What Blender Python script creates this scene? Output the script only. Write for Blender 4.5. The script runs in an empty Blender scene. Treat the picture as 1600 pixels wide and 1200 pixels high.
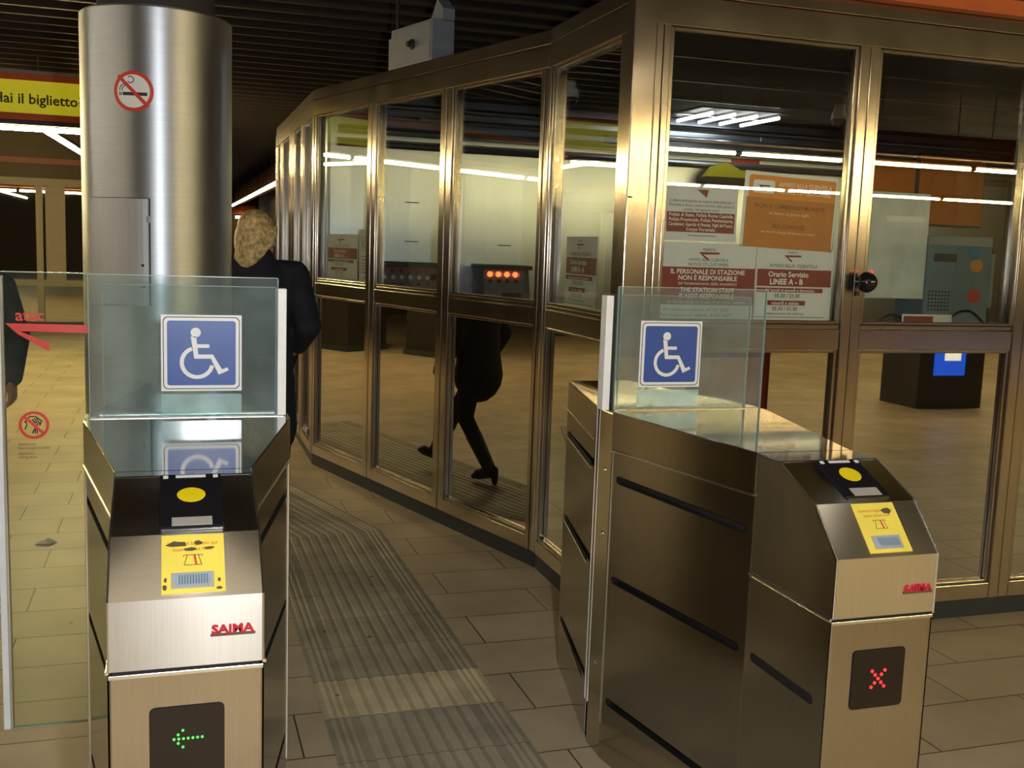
import bpy, bmesh, math, random
from mathutils import Vector, Matrix
from math import sin, cos, pi, radians, atan2, sqrt
random.seed(7)
C = bpy.context.scene.collection
SC = bpy.context.scene

# ------------------------------------------------------------------ camera, world, lights, exposure
F_PX, YAW, PITCH, ROLL, EYE = 1640.0, radians(18.0), radians(7.4), radians(2.0), 1.65
cd = bpy.data.cameras.new('camera'); cam = bpy.data.objects.new('camera', cd); C.objects.link(cam)
cd.sensor_fit = 'HORIZONTAL'; cd.sensor_width = 36.0; cd.lens = 36.0 * F_PX / 1600.0
cd.clip_start = 0.05; cd.clip_end = 200
fw = Vector((sin(YAW) * cos(PITCH), cos(YAW) * cos(PITCH), -sin(PITCH)))
rt = Vector((cos(YAW), -sin(YAW), 0)); up = rt.cross(fw)
rt2 = rt * cos(ROLL) + up * sin(ROLL); up2 = -rt * sin(ROLL) + up * cos(ROLL)
cam.matrix_world = Matrix(((rt2.x, up2.x, -fw.x, 0), (rt2.y, up2.y, -fw.y, 0), (rt2.z, up2.z, -fw.z, EYE), (0, 0, 0, 1)))
SC.camera = cam
SC.view_settings.view_transform = 'Standard'; SC.view_settings.look = 'None'
SC.view_settings.gamma = 1.0; SC.view_settings.exposure = 0.2
SC.cycles.use_denoising = True
SC.cycles.max_bounces = 10; SC.cycles.glossy_bounces = 6; SC.cycles.transparent_max_bounces = 24
SC.cycles.sample_clamp_indirect = 6.0

w = bpy.data.worlds.new('station_dark'); SC.world = w; w.use_nodes = True
bg = w.node_tree.nodes['Background']; bg.inputs[0].default_value = (1.0, 0.72, 0.40, 1); bg.inputs[1].default_value = 0.03

def lamp(name, kind, loc, energy, color, **kw):
    l = bpy.data.lights.new(name, kind); l.energy = energy; l.color = color
    for k, v in kw.items(): setattr(l, k, v)
    o = bpy.data.objects.new(name, l); C.objects.link(o); o.location = loc
    return o
FLASH = 160.0
lamp('camera_flash', 'POINT', (0.20, -0.02, 1.70), FLASH, (0.93, 0.96, 1.0), shadow_soft_size=0.03)
# ------------------------------------------------------------------ materials
MATS = {}
def nt_mat(name):
    m = bpy.data.materials.new(name); m.use_nodes = True; MATS[name] = m
    nt = m.node_tree; b = nt.nodes['Principled BSDF']
    return m, nt, b
def mat(name, col, rough=0.5, metal=0.0, emit=None, estr=0.0, var=0.06, vscale=14.0, bump=0.0, bscale=200.0, spec=0.5, coat=0.0):
    m, nt, b = nt_mat(name); N = nt.nodes; L = nt.links
    b.inputs['Roughness'].default_value = rough; b.inputs['Metallic'].default_value = metal
    b.inputs['Specular IOR Level'].default_value = spec; b.inputs['Coat Weight'].default_value = coat
    tc = N.new('ShaderNodeTexCoord'); nz = N.new('ShaderNodeTexNoise'); nz.inputs['Scale'].default_value = vscale; nz.inputs['Detail'].default_value = 4
    L.new(tc.outputs['Object'], nz.inputs['Vector'])
    rp = N.new('ShaderNodeValToRGB'); a = 1 - var; c = 1 + var
    rp.color_ramp.elements[0].position = 0.3; rp.color_ramp.elements[1].position = 0.7
    rp.color_ramp.elements[0].color = (min(1, col[0] * a), min(1, col[1] * a), min(1, col[2] * a), 1)
    rp.color_ramp.elements[1].color = (min(1, col[0] * c), min(1, col[1] * c), min(1, col[2] * c), 1)
    L.new(nz.outputs['Fac'], rp.inputs['Fac']); L.new(rp.outputs['Color'], b.inputs['Base Color'])
    if emit: b.inputs['Emission Color'].default_value = (*emit, 1); b.inputs['Emission Strength'].default_value = estr
    if bump:
        n2 = N.new('ShaderNodeTexNoise'); n2.inputs['Scale'].default_value = bscale; L.new(tc.outputs['Object'], n2.inputs['Vector'])
        bp = N.new('ShaderNodeBump'); bp.inputs['Strength'].default_value = bump; bp.inputs['Distance'].default_value = 0.01
        L.new(n2.outputs['Fac'], bp.inputs['Height']); L.new(bp.outputs['Normal'], b.inputs['Normal'])
    return m
def steel(name, col, rough, aniso=0.0, rot=0.25, scale=(60, 60, 1.5), var=0.12, rvar=0.05):
    m, nt, b = nt_mat(name); N = nt.nodes; L = nt.links
    b.inputs['Metallic'].default_value = 1.0
    b.inputs['Anisotropic'].default_value = aniso; b.inputs['Anisotropic Rotation'].default_value = rot
    if aniso:
        t = N.new('ShaderNodeTangent'); t.direction_type = 'RADIAL'; t.axis = 'Z'; L.new(t.outputs[0], b.inputs['Tangent'])
    tc = N.new('ShaderNodeTexCoord'); mp = N.new('ShaderNodeMapping'); mp.inputs['Scale'].default_value = scale
    nz = N.new('ShaderNodeTexNoise'); nz.inputs['Scale'].default_value = 4.0; nz.inputs['Detail'].default_value = 5
    L.new(tc.outputs['Object'], mp.inputs['Vector']); L.new(mp.outputs['Vector'], nz.inputs['Vector'])
    rp = N.new('ShaderNodeValToRGB')
    rp.color_ramp.elements[0].color = (*[c * (1 - var) for c in col], 1); rp.color_ramp.elements[1].color = (*[min(1, c * (1 + var)) for c in col], 1)
    L.new(nz.outputs['Fac'], rp.inputs['Fac']); L.new(rp.outputs['Color'], b.inputs['Base Color'])
    mr = N.new('ShaderNodeMapRange'); mr.inputs['To Min'].default_value = max(0.01, rough - rvar); mr.inputs['To Max'].default_value = rough + rvar
    n2 = N.new('ShaderNodeTexNoise'); n2.inputs['Scale'].default_value = 5.0; n2.inputs['Detail'].default_value = 6; L.new(tc.outputs['Object'], n2.inputs['Vector'])
    L.new(n2.outputs['Fac'], mr.inputs['Value']); L.new(mr.outputs['Result'], b.inputs['Roughness'])
    return m
def glass(name, tint, refl, haze=0.0, hazecol=(0.6, 0.7, 0.7), span=0.6, grough=0.0):
    m = bpy.data.materials.new(name); m.use_nodes = True; MATS[name] = m; nt = m.node_tree; N = nt.nodes; L = nt.links
    N.remove(N['Principled BSDF']); out = N['Material Output']
    tr = N.new('ShaderNodeBsdfTransparent'); tr.inputs[0].default_value = (*tint, 1)
    gl = N.new('ShaderNodeBsdfGlossy'); gl.inputs['Roughness'].default_value = grough; gl.inputs[0].default_value = (1, 1, 1, 1)
    lw = N.new('ShaderNodeLayerWeight'); lw.inputs['Blend'].default_value = 0.35
    mr = N.new('ShaderNodeMapRange'); mr.inputs['To Min'].default_value = refl; mr.inputs['To Max'].default_value = min(1, refl + span)
    L.new(lw.outputs['Fresnel'], mr.inputs['Value'])
    mx = N.new('ShaderNodeMixShader'); L.new(mr.outputs['Result'], mx.inputs[0]); L.new(tr.outputs[0], mx.inputs[1]); L.new(gl.outputs[0], mx.inputs[2])
    last = mx
    if haze:
        df = N.new('ShaderNodeBsdfDiffuse'); df.inputs[0].default_value = (*hazecol, 1)
        nz = N.new('ShaderNodeTexNoise'); nz.inputs['Scale'].default_value = 9.0; nz.inputs['Detail'].default_value = 8
        tc = N.new('ShaderNodeTexCoord'); L.new(tc.outputs['Object'], nz.inputs['Vector'])
        m2 = N.new('ShaderNodeMapRange'); m2.inputs['From Min'].default_value = 0.3; m2.inputs['From Max'].default_value = 0.8
        m2.inputs['To Min'].default_value = haze * 0.5; m2.inputs['To Max'].default_value = haze * 1.6
        L.new(nz.outputs['Fac'], m2.inputs['Value'])
        mx2 = N.new('ShaderNodeMixShader'); L.new(m2.outputs['Result'], mx2.inputs[0]); L.new(mx.outputs[0], mx2.inputs[1]); L.new(df.outputs[0], mx2.inputs[2]); last = mx2
    L.new(last.outputs[0], out.inputs['Surface'])
    return m
def dark_mirror(name, refl, base):
    m = bpy.data.materials.new(name); m.use_nodes = True; MATS[name] = m; nt = m.node_tree; N = nt.nodes; L = nt.links
    b = N['Principled BSDF']; b.inputs['Base Color'].default_value = (*base, 1); b.inputs['Roughness'].default_value = 0.6; b.inputs['Specular IOR Level'].default_value = 0
    gl = N.new('ShaderNodeBsdfGlossy'); gl.inputs['Roughness'].default_value = 0.012; gl.inputs[0].default_value = (1, 0.97, 0.9, 1)
    tc = N.new('ShaderNodeTexCoord'); nz = N.new('ShaderNodeTexNoise'); nz.inputs['Scale'].default_value = 3.0; L.new(tc.outputs['Object'], nz.inputs['Vector'])
    mr = N.new('ShaderNodeMapRange'); mr.inputs['To Min'].default_value = refl - 0.03; mr.inputs['To Max'].default_value = refl + 0.03
    L.new(nz.outputs['Fac'], mr.inputs['Value'])
    mx = N.new('ShaderNodeMixShader'); L.new(mr.outputs['Result'], mx.inputs[0]); L.new(b.outputs[0], mx.inputs[1]); L.new(gl.outputs[0], mx.inputs[2])
    L.new(mx.outputs[0], N['Material Output'].inputs['Surface'])
    return m

STEEL = steel('brushed_steel', (0.60, 0.56, 0.50), 0.31, aniso=0.8, rvar=0.03)
SIDE = steel('satin_side_steel', (0.40, 0.36, 0.30), 0.17, rvar=0.03)
POLISH = steel('polished_top_steel', (0.36, 0.37, 0.37), 0.055, rvar=0.02, var=0.05)
COLST = steel('column_steel', (0.60, 0.63, 0.68), 0.43, aniso=0.75, scale=(2, 2, 60), rvar=0.03)
LOWST = steel('lower_body_steel', (0.47, 0.41, 0.33), 0.22, aniso=0.7, rot=0.0, scale=(70, 70, 2.0), rvar=0.03)
FRAME = steel('frame_steel', (0.40, 0.345, 0.28), 0.21, aniso=0.75, rot=0.0, scale=(50, 50, 1.2))
EDGE = steel('bright_edge_steel', (0.85, 0.83, 0.78), 0.22)
ALU = mat('white_aluminium', (0.88, 0.89, 0.90), 0.4, 0.0)
WALLST = steel('booth_wall_steel', (0.50, 0.55, 0.62), 0.30, aniso=0.8, rot=0.0, scale=(40, 40, 1.2))
GAP = mat('dark_gap', (0.008, 0.007, 0.006), 0.7)
BLACKP = mat('black_plastic', (0.012, 0.011, 0.013), 0.18)
BLACKM = mat('matt_black', (0.02, 0.019, 0.018), 0.55)
SCREEN = mat('dark_display', (0.012, 0.006, 0.004), 0.25)
YEL = mat('reader_yellow', (0.95, 0.74, 0.01), 0.4)
STICK = mat('sticker_yellow', (0.90, 0.72, 0.10), 0.45, var=0.04)
LBLGREY = mat('label_grey', (0.42, 0.40, 0.35), 0.4)
SLOTC = mat('slot_blue_grey', (0.38, 0.46, 0.55), 0.35)
SLOTD = mat('slot_rib_grey', (0.16, 0.21, 0.27), 0.35)
WEAR = mat('worn_brown', (0.10, 0.075, 0.03), 0.7)
ORTXT = mat('sticker_orange_print', (0.62, 0.22, 0.02), 0.5)
REDP = mat('red_plastic', (0.50, 0.012, 0.03), 0.35)
REDS = mat('sign_red', (0.62, 0.04, 0.02), 0.4)
REDPRINT = mat('print_dark_red', (0.22, 0.012, 0.025), 0.45)
WHITE = mat('sign_white', (0.82, 0.83, 0.84), 0.4, var=0.02)
PAPER = mat('paper_white', (0.70, 0.72, 0.74), 0.55, var=0.03)
INK = mat('ink_black', (0.02, 0.02, 0.025), 0.5)
INKG = mat('ink_grey', (0.16, 0.16, 0.18), 0.5)
BLUE = mat('sign_blue', (0.035, 0.09, 0.36), 0.35, var=0.05)
ORANGE = mat('fascia_orange', (0.56, 0.10, 0.015), 0.5)
BOARDOR = mat('board_orange', (0.95, 0.24, 0.02), 0.5)
BROWNOR = mat('fascia_brown_orange', (0.24, 0.07, 0.02), 0.5)
NOTORANGE = mat('notice_orange', (0.74, 0.25, 0.02), 0.4)
NOTYEL = mat('notice_amber', (0.50, 0.16, 0.02), 0.4)
FYEL = mat('fascia_yellow', (0.55, 0.50, 0.02), 0.5, emit=(0.55, 0.48, 0.015), estr=0.42)
OLIVE = mat('print_olive', (0.09, 0.075, 0.015), 0.5)
LEDG = mat('led_green', (0.02, 0.2, 0.02), 0.4, emit=(0.10, 0.75, 0.12), estr=1.2)
LEDR = mat('led_red', (0.3, 0.01, 0.01), 0.4, emit=(1.0, 0.03, 0.04), estr=1.6)
LEDO = mat('lamp_orange', (0.5, 0.05, 0.01), 0.4, emit=(1.0, 0.13, 0.03), estr=4.0)
TUBE = mat('fluorescent_tube', (1, 1, 1), 0.4, emit=(1.0, 0.79, 0.38), estr=115.0)
TUBEF = mat('far_tube', (1, 1, 1), 0.4, emit=(1.0, 0.82, 0.5), estr=9.0)
TUBEG = mat('added_gate_tube', (1, 1, 1), 0.4, emit=(1.0, 0.86, 0.62), estr=23.0)
TUBEL = mat('added_hall_tube', (1, 1, 1), 0.4, emit=(1.0, 0.86, 0.62), estr=50.0)
TUBEC = mat('booth_tube', (1, 1, 1), 0.4, emit=(0.94, 0.97, 1.0), estr=8.0)
HOUSE = mat('fixture_dark', (0.05, 0.045, 0.04), 0.5)
PLINTH = mat('plinth_blue_grey', (0.030, 0.036, 0.042), 0.6)
CEIL = mat('ceiling_black', (0.020, 0.015, 0.011), 0.9)
SLAT = mat('ceiling_slat_brown', (0.022, 0.013, 0.007), 0.7)
DARKWALL = mat('hall_wall_brown', (0.10, 0.075, 0.04), 0.7)
CONC = mat('dark_concrete', (0.035, 0.03, 0.028), 0.8)
PILLAR = mat('pillar_dark', (0.02, 0.017, 0.014), 0.5)
GREYBOX = mat('box_blue_grey', (0.22, 0.25, 0.30), 0.5)
CONSOLE = mat('console_grey', (0.20, 0.21, 0.23), 0.45)
CONSOLED = mat('console_dark', (0.04, 0.04, 0.045), 0.45)
MACH = mat('machine_blue_grey', (0.20, 0.29, 0.36), 0.5)
DESK = mat('desk_grey', (0.13, 0.13, 0.13), 0.5)
BLUELIT = mat('blue_lit_panel', (0.01, 0.05, 0.3), 0.3, emit=(0.02, 0.13, 0.95), estr=1.2)
WHITELIT = mat('white_lit_icon', (0.8, 0.8, 0.7), 0.3, emit=(1.0, 1.0, 0.75), estr=1.6)
STBLUE = mat('sticker_blue', (0.02, 0.25, 0.5), 0.4)
STORG = mat('sticker_orange', (0.85, 0.35, 0.02), 0.4)
STRED = mat('sticker_red', (0.7, 0.06, 0.04), 0.4)
CLEARGL = glass('gate_glass', (0.93, 0.97, 0.965), 0.035, haze=0.075, hazecol=(0.58, 0.68, 0.68))
LEAFGL = glass('leaf_glass', (0.93, 0.96, 0.86), 0.02, haze=0.015)
GEDGE = mat('glass_edge_green', (0.30, 0.42, 0.38), 0.2)
TAPE = glass('frosted_tape', (0.75, 0.9, 0.9), 0.14, haze=0.40, hazecol=(0.62, 0.80, 0.80), grough=0.085)
BOOTHGL = glass('booth_glass', (0.93, 0.95, 0.93), 0.035, span=0.28)
LOWGL = dark_mirror('dark_booth_glass', 0.38, (0.012, 0.010, 0.006))
SKIN = mat('skin', (0.50, 0.30, 0.21), 0.5)
SKIND = mat('skin_tan', (0.42, 0.23, 0.15), 0.5)
BLOND = mat('blond_hair', (0.62, 0.45, 0.20), 0.5, var=0.55, vscale=45, bump=0.8, bscale=70)
BLACKH = mat('black_hair', (0.012, 0.009, 0.007), 0.5, bump=0.4, bscale=90)
NAVY = mat('navy_coat', (0.012, 0.013, 0.024), 0.8, var=0.3, bump=0.3, bscale=60)
DARKC = mat('black_coat', (0.010, 0.009, 0.009), 0.8, bump=0.3, bscale=60)
JACKET = mat('blue_grey_jacket', (0.020, 0.024, 0.040), 0.75, var=0.35, bump=0.5, bscale=40)
TROUS = mat('black_trousers', (0.009, 0.008, 0.008), 0.8)
BOOT = mat('black_leather', (0.010, 0.009, 0.008), 0.35)
BAG = mat('brown_bag', (0.12, 0.07, 0.04), 0.6)

def floor_material():
    m, nt, b = nt_mat('floor_tiles'); N = nt.nodes; L = nt.links
    tc = N.new('ShaderNodeTexCoord'); sp = N.new('ShaderNodeSeparateXYZ'); L.new(tc.outputs['Object'], sp.inputs[0])
    gt = N.new('ShaderNodeMath'); gt.operation = 'GREATER_THAN'; gt.inputs[1].default_value = 0.8; L.new(sp.outputs['X'], gt.inputs[0])
    ml = N.new('ShaderNodeMath'); ml.operation = 'MULTIPLY_ADD'; ml.inputs[1].default_value = 0.145; L.new(gt.outputs[0], ml.inputs[0]); L.new(sp.outputs['Y'], ml.inputs[2])
    cb = N.new('ShaderNodeCombineXYZ'); L.new(sp.outputs['X'], cb.inputs['X']); L.new(ml.outputs[0], cb.inputs['Y'])
    br = N.new('ShaderNodeTexBrick'); br.inputs['Scale'].default_value = 1.0; br.inputs['Brick Width'].default_value = 0.62; br.inputs['Row Height'].default_value = 0.3225
    br.inputs['Mortar Size'].default_value = 0.0035; br.inputs['Mortar Smooth'].default_value = 0.3; br.offset = 0.37; br.offset_frequency = 2
    br.inputs['Color1'].default_value = (0.66, 0.545, 0.37, 1); br.inputs['Color2'].default_value = (0.58, 0.475, 0.32, 1); br.inputs['Mortar'].default_value = (0.09, 0.065, 0.04, 1)
    L.new(cb.outputs[0], br.inputs['Vector'])
    nz = N.new('ShaderNodeTexNoise'); nz.inputs['Scale'].default_value = 2.2; nz.inputs['Detail'].default_value = 9; L.new(tc.outputs['Object'], nz.inputs['Vector'])
    rp = N.new('ShaderNodeValToRGB'); rp.color_ramp.elements[0].position = 0.3; rp.color_ramp.elements[0].color = (0.72, 0.70, 0.66, 1); rp.color_ramp.elements[1].position = 0.75; rp.color_ramp.elements[1].color = (1.08, 1.06, 1.03, 1)
    L.new(nz.outputs['Fac'], rp.inputs['Fac'])
    mx = N.new('ShaderNodeMixRGB'); mx.blend_type = 'MULTIPLY'; mx.inputs[0].default_value = 1; L.new(br.outputs['Color'], mx.inputs[1]); L.new(rp.outputs['Color'], mx.inputs[2])
    vo = N.new('ShaderNodeTexVoronoi'); vo.inputs['Scale'].default_value = 3.2; L.new(tc.outputs['Object'], vo.inputs['Vector'])
    lt = N.new('ShaderNodeMath'); lt.operation = 'LESS_THAN'; lt.inputs[1].default_value = 0.035; L.new(vo.outputs['Distance'], lt.inputs[0])
    m2 = N.new('ShaderNodeMixRGB'); m2.blend_type = 'MULTIPLY'; m2.inputs[2].default_value = (0.45, 0.4, 0.35, 1); L.new(lt.outputs[0], m2.inputs[0]); L.new(mx.outputs[0], m2.inputs[1])
    L.new(m2.outputs[0], b.inputs['Base Color']); b.inputs['Roughness'].default_value = 0.42
    bp = N.new('ShaderNodeBump'); bp.inputs['Strength'].default_value = 0.25; bp.inputs['Distance'].default_value = 0.004; bp.invert = True
    L.new(br.outputs['Fac'], bp.inputs['Height']); L.new(bp.outputs['Normal'], b.inputs['Normal'])
    return m
FLOOR = floor_material()
def tactile_material():
    m, nt, b = nt_mat('tactile_tiles'); N = nt.nodes; L = nt.links
    tc = N.new('ShaderNodeTexCoord'); sp = N.new('ShaderNodeSeparateXYZ'); L.new(tc.outputs['Object'], sp.inputs[0])
    sb = N.new('ShaderNodeMath'); sb.operation = 'SUBTRACT'; sb.inputs[1].default_value = 0.245; L.new(sp.outputs['Y'], sb.inputs[0])
    dv = N.new('ShaderNodeMath'); dv.operation = 'DIVIDE'; dv.inputs[1].default_value = 0.3225; L.new(sb.outputs[0], dv.inputs[0])
    fl = N.new('ShaderNodeMath'); fl.operation = 'FLOOR'; L.new(dv.outputs[0], fl.inputs[0])
    fr = N.new('ShaderNodeMath'); fr.operation = 'FRACT'; L.new(dv.outputs[0], fr.inputs[0])
    wn = N.new('ShaderNodeTexWhiteNoise'); wn.noise_dimensions = '1D'; L.new(fl.outputs[0], wn.inputs['W'])
    rp = N.new('ShaderNodeValToRGB'); rp.color_ramp.elements[0].color = (0.48, 0.425, 0.31, 1); rp.color_ramp.elements[1].color = (0.56, 0.50, 0.37, 1); L.new(wn.outputs['Value'], rp.inputs['Fac'])
    cm = N.new('ShaderNodeMath'); cm.operation = 'COMPARE'; cm.inputs[1].default_value = 10.0; cm.inputs[2].default_value = 0.2; L.new(fl.outputs[0], cm.inputs[0])
    mc = N.new('ShaderNodeMixRGB'); mc.inputs[2].default_value = (0.86, 0.72, 0.45, 1); L.new(cm.outputs[0], mc.inputs[0]); L.new(rp.outputs[0], mc.inputs[1])
    jn = N.new('ShaderNodeMath'); jn.operation = 'LESS_THAN'; jn.inputs[1].default_value = 0.012; L.new(fr.outputs[0], jn.inputs[0])
    mj = N.new('ShaderNodeMixRGB'); mj.inputs[2].default_value = (0.13, 0.11, 0.08, 1); L.new(jn.outputs[0], mj.inputs[0]); L.new(mc.outputs[0], mj.inputs[1])
    nz = N.new('ShaderNodeTexNoise'); nz.inputs['Scale'].default_value = 5; nz.inputs['Detail'].default_value = 9; L.new(tc.outputs['Object'], nz.inputs['Vector'])
    r2 = N.new('ShaderNodeValToRGB'); r2.color_ramp.elements[0].position = 0.3; r2.color_ramp.elements[0].color = (0.7, 0.7, 0.68, 1); r2.color_ramp.elements[1].position = 0.7; r2.color_ramp.elements[1].color = (1.05, 1.05, 1.05, 1); L.new(nz.outputs['Fac'], r2.inputs['Fac'])
    mm = N.new('ShaderNodeMixRGB'); mm.blend_type = 'MULTIPLY'; mm.inputs[0].default_value = 1; L.new(mj.outputs[0], mm.inputs[1]); L.new(r2.outputs[0], mm.inputs[2])
    vo = N.new('ShaderNodeTexVoronoi'); vo.inputs['Scale'].default_value = 5.5; L.new(tc.outputs['Object'], vo.inputs['Vector'])
    lt = N.new('ShaderNodeMath'); lt.operation = 'LESS_THAN'; lt.inputs[1].default_value = 0.06; L.new(vo.outputs['Distance'], lt.inputs[0])
    ms = N.new('ShaderNodeMixRGB'); ms.blend_type = 'MULTIPLY'; ms.inputs[2].default_value = (0.3, 0.27, 0.22, 1); L.new(lt.outputs[0], ms.inputs[0]); L.new(mm.outputs[0], ms.inputs[1])
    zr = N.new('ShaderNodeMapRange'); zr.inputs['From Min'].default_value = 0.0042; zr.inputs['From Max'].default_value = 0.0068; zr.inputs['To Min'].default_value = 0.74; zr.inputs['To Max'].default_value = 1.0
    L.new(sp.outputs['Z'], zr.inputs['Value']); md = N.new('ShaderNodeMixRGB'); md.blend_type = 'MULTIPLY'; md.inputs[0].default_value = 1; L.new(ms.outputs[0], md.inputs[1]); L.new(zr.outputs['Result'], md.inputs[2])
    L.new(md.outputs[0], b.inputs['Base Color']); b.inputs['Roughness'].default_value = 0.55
    return m
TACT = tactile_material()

# ------------------------------------------------------------------ mesh helpers
class MB:
    def __init__(self, M=None):
        self.v = []; self.f = []; self.mi = []; self.M = M or Matrix.Identity(4)
    def add(self, vs, fs, mi=0):
        o = len(self.v); self.v += [self.M @ Vector(p) for p in vs]
        for f in fs: self.f.append([i + o for i in f]); self.mi.append(mi)
        return self
    def box(self, x0, x1, y0, y1, z0, z1, mi=0):
        if x0 > x1: x0, x1 = x1, x0
        vs = [(x0, y0, z0), (x1, y0, z0), (x1, y1, z0), (x0, y1, z0), (x0, y0, z1), (x1, y0, z1), (x1, y1, z1), (x0, y1, z1)]
        return self.add(vs, [(3, 2, 1, 0), (4, 5, 6, 7), (0, 1, 5, 4), (1, 2, 6, 5), (2, 3, 7, 6), (3, 0, 4, 7)], mi)
    def prism(self, poly, z0, z1, mi=0, axis='z'):
        n = len(poly)
        def p3(a, b, h): return (a, b, h) if axis == 'z' else ((a, h, b) if axis == 'y' else (h, a, b))
        vs = [p3(a, b, z0) for a, b in poly] + [p3(a, b, z1) for a, b in poly]
        return self.add(vs, [tuple(range(n))[::-1], tuple(range(n, 2 * n))] + [(i, (i + 1) % n, n + (i + 1) % n, n + i) for i in range(n)], mi)
    def tube(self, pts, r, seg=10, mi=0, cap=True):
        pts = [Vector(p) for p in pts]; rs = r if isinstance(r, (list, tuple)) else [r] * len(pts)
        vs = []; fs = []; prev = None
        for i, p in enumerate(pts):
            d = (pts[min(i + 1, len(pts) - 1)] - pts[max(i - 1, 0)]).normalized()
            a = prev if prev is not None else (Vector((0, 0, 1)) if abs(d.z) < 0.9 else Vector((1, 0, 0)))
            u = (a - d * a.dot(d)).normalized(); prev = u; v = d.cross(u)
            for k in range(seg):
                t = 2 * pi * k / seg; vs.append(p + (u * cos(t) + v * sin(t)) * rs[i])
        for i in range(len(pts) - 1):
            for k in range(seg):
                a = i * seg + k; b = i * seg + (k + 1) % seg; fs.append((a, b, b + seg, a + seg))
        if cap: fs += [tuple(range(seg))[::-1], tuple(range((len(pts) - 1) * seg, len(pts) * seg))]
        return self.add(vs, fs, mi)
    def lathe(self, prof, c=(0, 0, 0), seg=24, mi=0, axis='z'):
        vs = []; fs = []
        for r, h in prof:
            for k in range(seg):
                t = 2 * pi * k / seg; a, b = r * cos(t), r * sin(t)
                vs.append((c[0] + a, c[1] + b, c[2] + h) if axis == 'z' else (c[0] + a, c[1] - h, c[2] + b))
        n = len(prof)
        for i in range(n - 1):
            for k in range(seg): fs.append((i * seg + k, i * seg + (k + 1) % seg, (i + 1) * seg + (k + 1) % seg, (i + 1) * seg + k))
        fs += [tuple(range(seg))[::-1], tuple(range((n - 1) * seg, n * seg))]
        return self.add(vs, fs, mi)
    # flat artwork facing -y: (x right, z up), at depth y
    def rect(self, x0, z0, x1, z1, y, mi=0): return self.add([(x0, y, z0), (x1, y, z0), (x1, y, z1), (x0, y, z1)], [(0, 1, 2, 3)], mi)
    def poly(self, pts, y, mi=0):
        bm = bmesh.new(); vs = [bm.verts.new((a, y, b)) for a, b in pts]; es = [bm.edges.new((vs[i], vs[(i + 1) % len(vs)])) for i in range(len(vs))]
        bmesh.ops.triangle_fill(bm, edges=es, use_beauty=True); bm.verts.index_update()
        self.add([v.co[:] for v in bm.verts], [[v.index for v in f.verts] for f in bm.faces], mi); bm.free(); return self
    def ring(self, cx, cz, r0, r1, y, mi=0, a0=0, a1=2 * pi, n=40):
        vs = []; fs = []
        for i in range(n + 1):
            t = a0 + (a1 - a0) * i / n
            vs += [(cx + r0 * cos(t), y, cz + r0 * sin(t)), (cx + r1 * cos(t), y, cz + r1 * sin(t))]
            if i: fs.append((2 * i - 2, 2 * i - 1, 2 * i + 1, 2 * i))
        return self.add(vs, fs, mi)
    def disc(self, cx, cz, r, y, mi=0, n=32, sz=1.0): return self.add([(cx + r * cos(2 * pi * i / n), y, cz + r * sz * sin(2 * pi * i / n)) for i in range(n)], [tuple(range(n))], mi)
    def rrect(self, x0, z0, x1, z1, r, y, mi=0, n=5):
        pts = []
        for cx, cz, a in ((x1 - r, z1 - r, 0), (x0 + r, z1 - r, pi / 2), (x0 + r, z0 + r, pi), (x1 - r, z0 + r, 1.5 * pi)):
            pts += [(cx + r * cos(a + pi / 2 * i / n), y, cz + r * sin(a + pi / 2 * i / n)) for i in range(n + 1)]
        return self.add(pts, [tuple(range(len(pts)))], mi)
    def line(self, pts, wd, y, mi=0):
        for (a, b), (c, d) in zip(pts[:-1], pts[1:]):
            L_ = sqrt((c - a) ** 2 + (d - b) ** 2) or 1e-6; nx, nz = -(d - b) / L_ * wd / 2, (c - a) / L_ * wd / 2
            self.add([(a + nx, y, b + nz), (a - nx, y, b - nz), (c - nx, y, d - nz), (c + nx, y, d + nz)], [(0, 1, 2, 3)], mi)
        return self
    def text(self, s, cx, cz, h, y, mi=0, maxw=None, align='C', depth=0.0, bold=0.0, sx=1.0):
        vs, fs, x0, x1 = text_mesh(s, bold); wd = (x1 - x0) * h * sx; k = sx
        if maxw and wd > maxw: k = sx * maxw / wd; wd = maxw
        ox = cx - wd / 2 if align == 'C' else (cx if align == 'L' else cx - wd)
        pts = [(ox + (a - x0) * h * k, y, cz - h * 0.35 + b * h) for a, b in vs]
        self.add(pts, fs, mi)
        if depth:
            n = len(pts); self.add([(p[0], p[1] + depth, p[2]) for p in pts], [f[::-1] for f in fs], mi)
            cnt = {}
            for f in fs:
                for i in range(len(f)): cnt[(f[i], f[(i + 1) % len(f)])] = 1
            side = [(a, b) for (a, b) in cnt if (b, a) not in cnt]
            allp = pts + [(p[0], p[1] + depth, p[2]) for p in pts]
            self.add(allp, [(b, a, a + n, b + n) for a, b in side], mi)
        return self
    def build(self, name, mats, parent=None, bevel=0.0, smooth=False, loc=None, rot=None):
        me = bpy.data.meshes.new(name); me.from_pydata([tuple(p) for p in self.v], [], self.f)
        for m in (mats if isinstance(mats, (list, tuple)) else [mats]): me.materials.append(m)
        me.polygons.foreach_set('material_index', self.mi); 
        if smooth: me.polygons.foreach_set('use_smooth', [True] * len(self.f))
        me.update(); o = bpy.data.objects.new(name, me); C.objects.link(o)
        if parent: o.parent = parent
        if loc: o.location = loc
        if rot: o.rotation_euler = rot
        if bevel:
            b = o.modifiers.new('bevel', 'BEVEL'); b.width = bevel; b.segments = 2; b.limit_method = 'ANGLE'; b.angle_limit = radians(40)
        return o
_tc = {}
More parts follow.
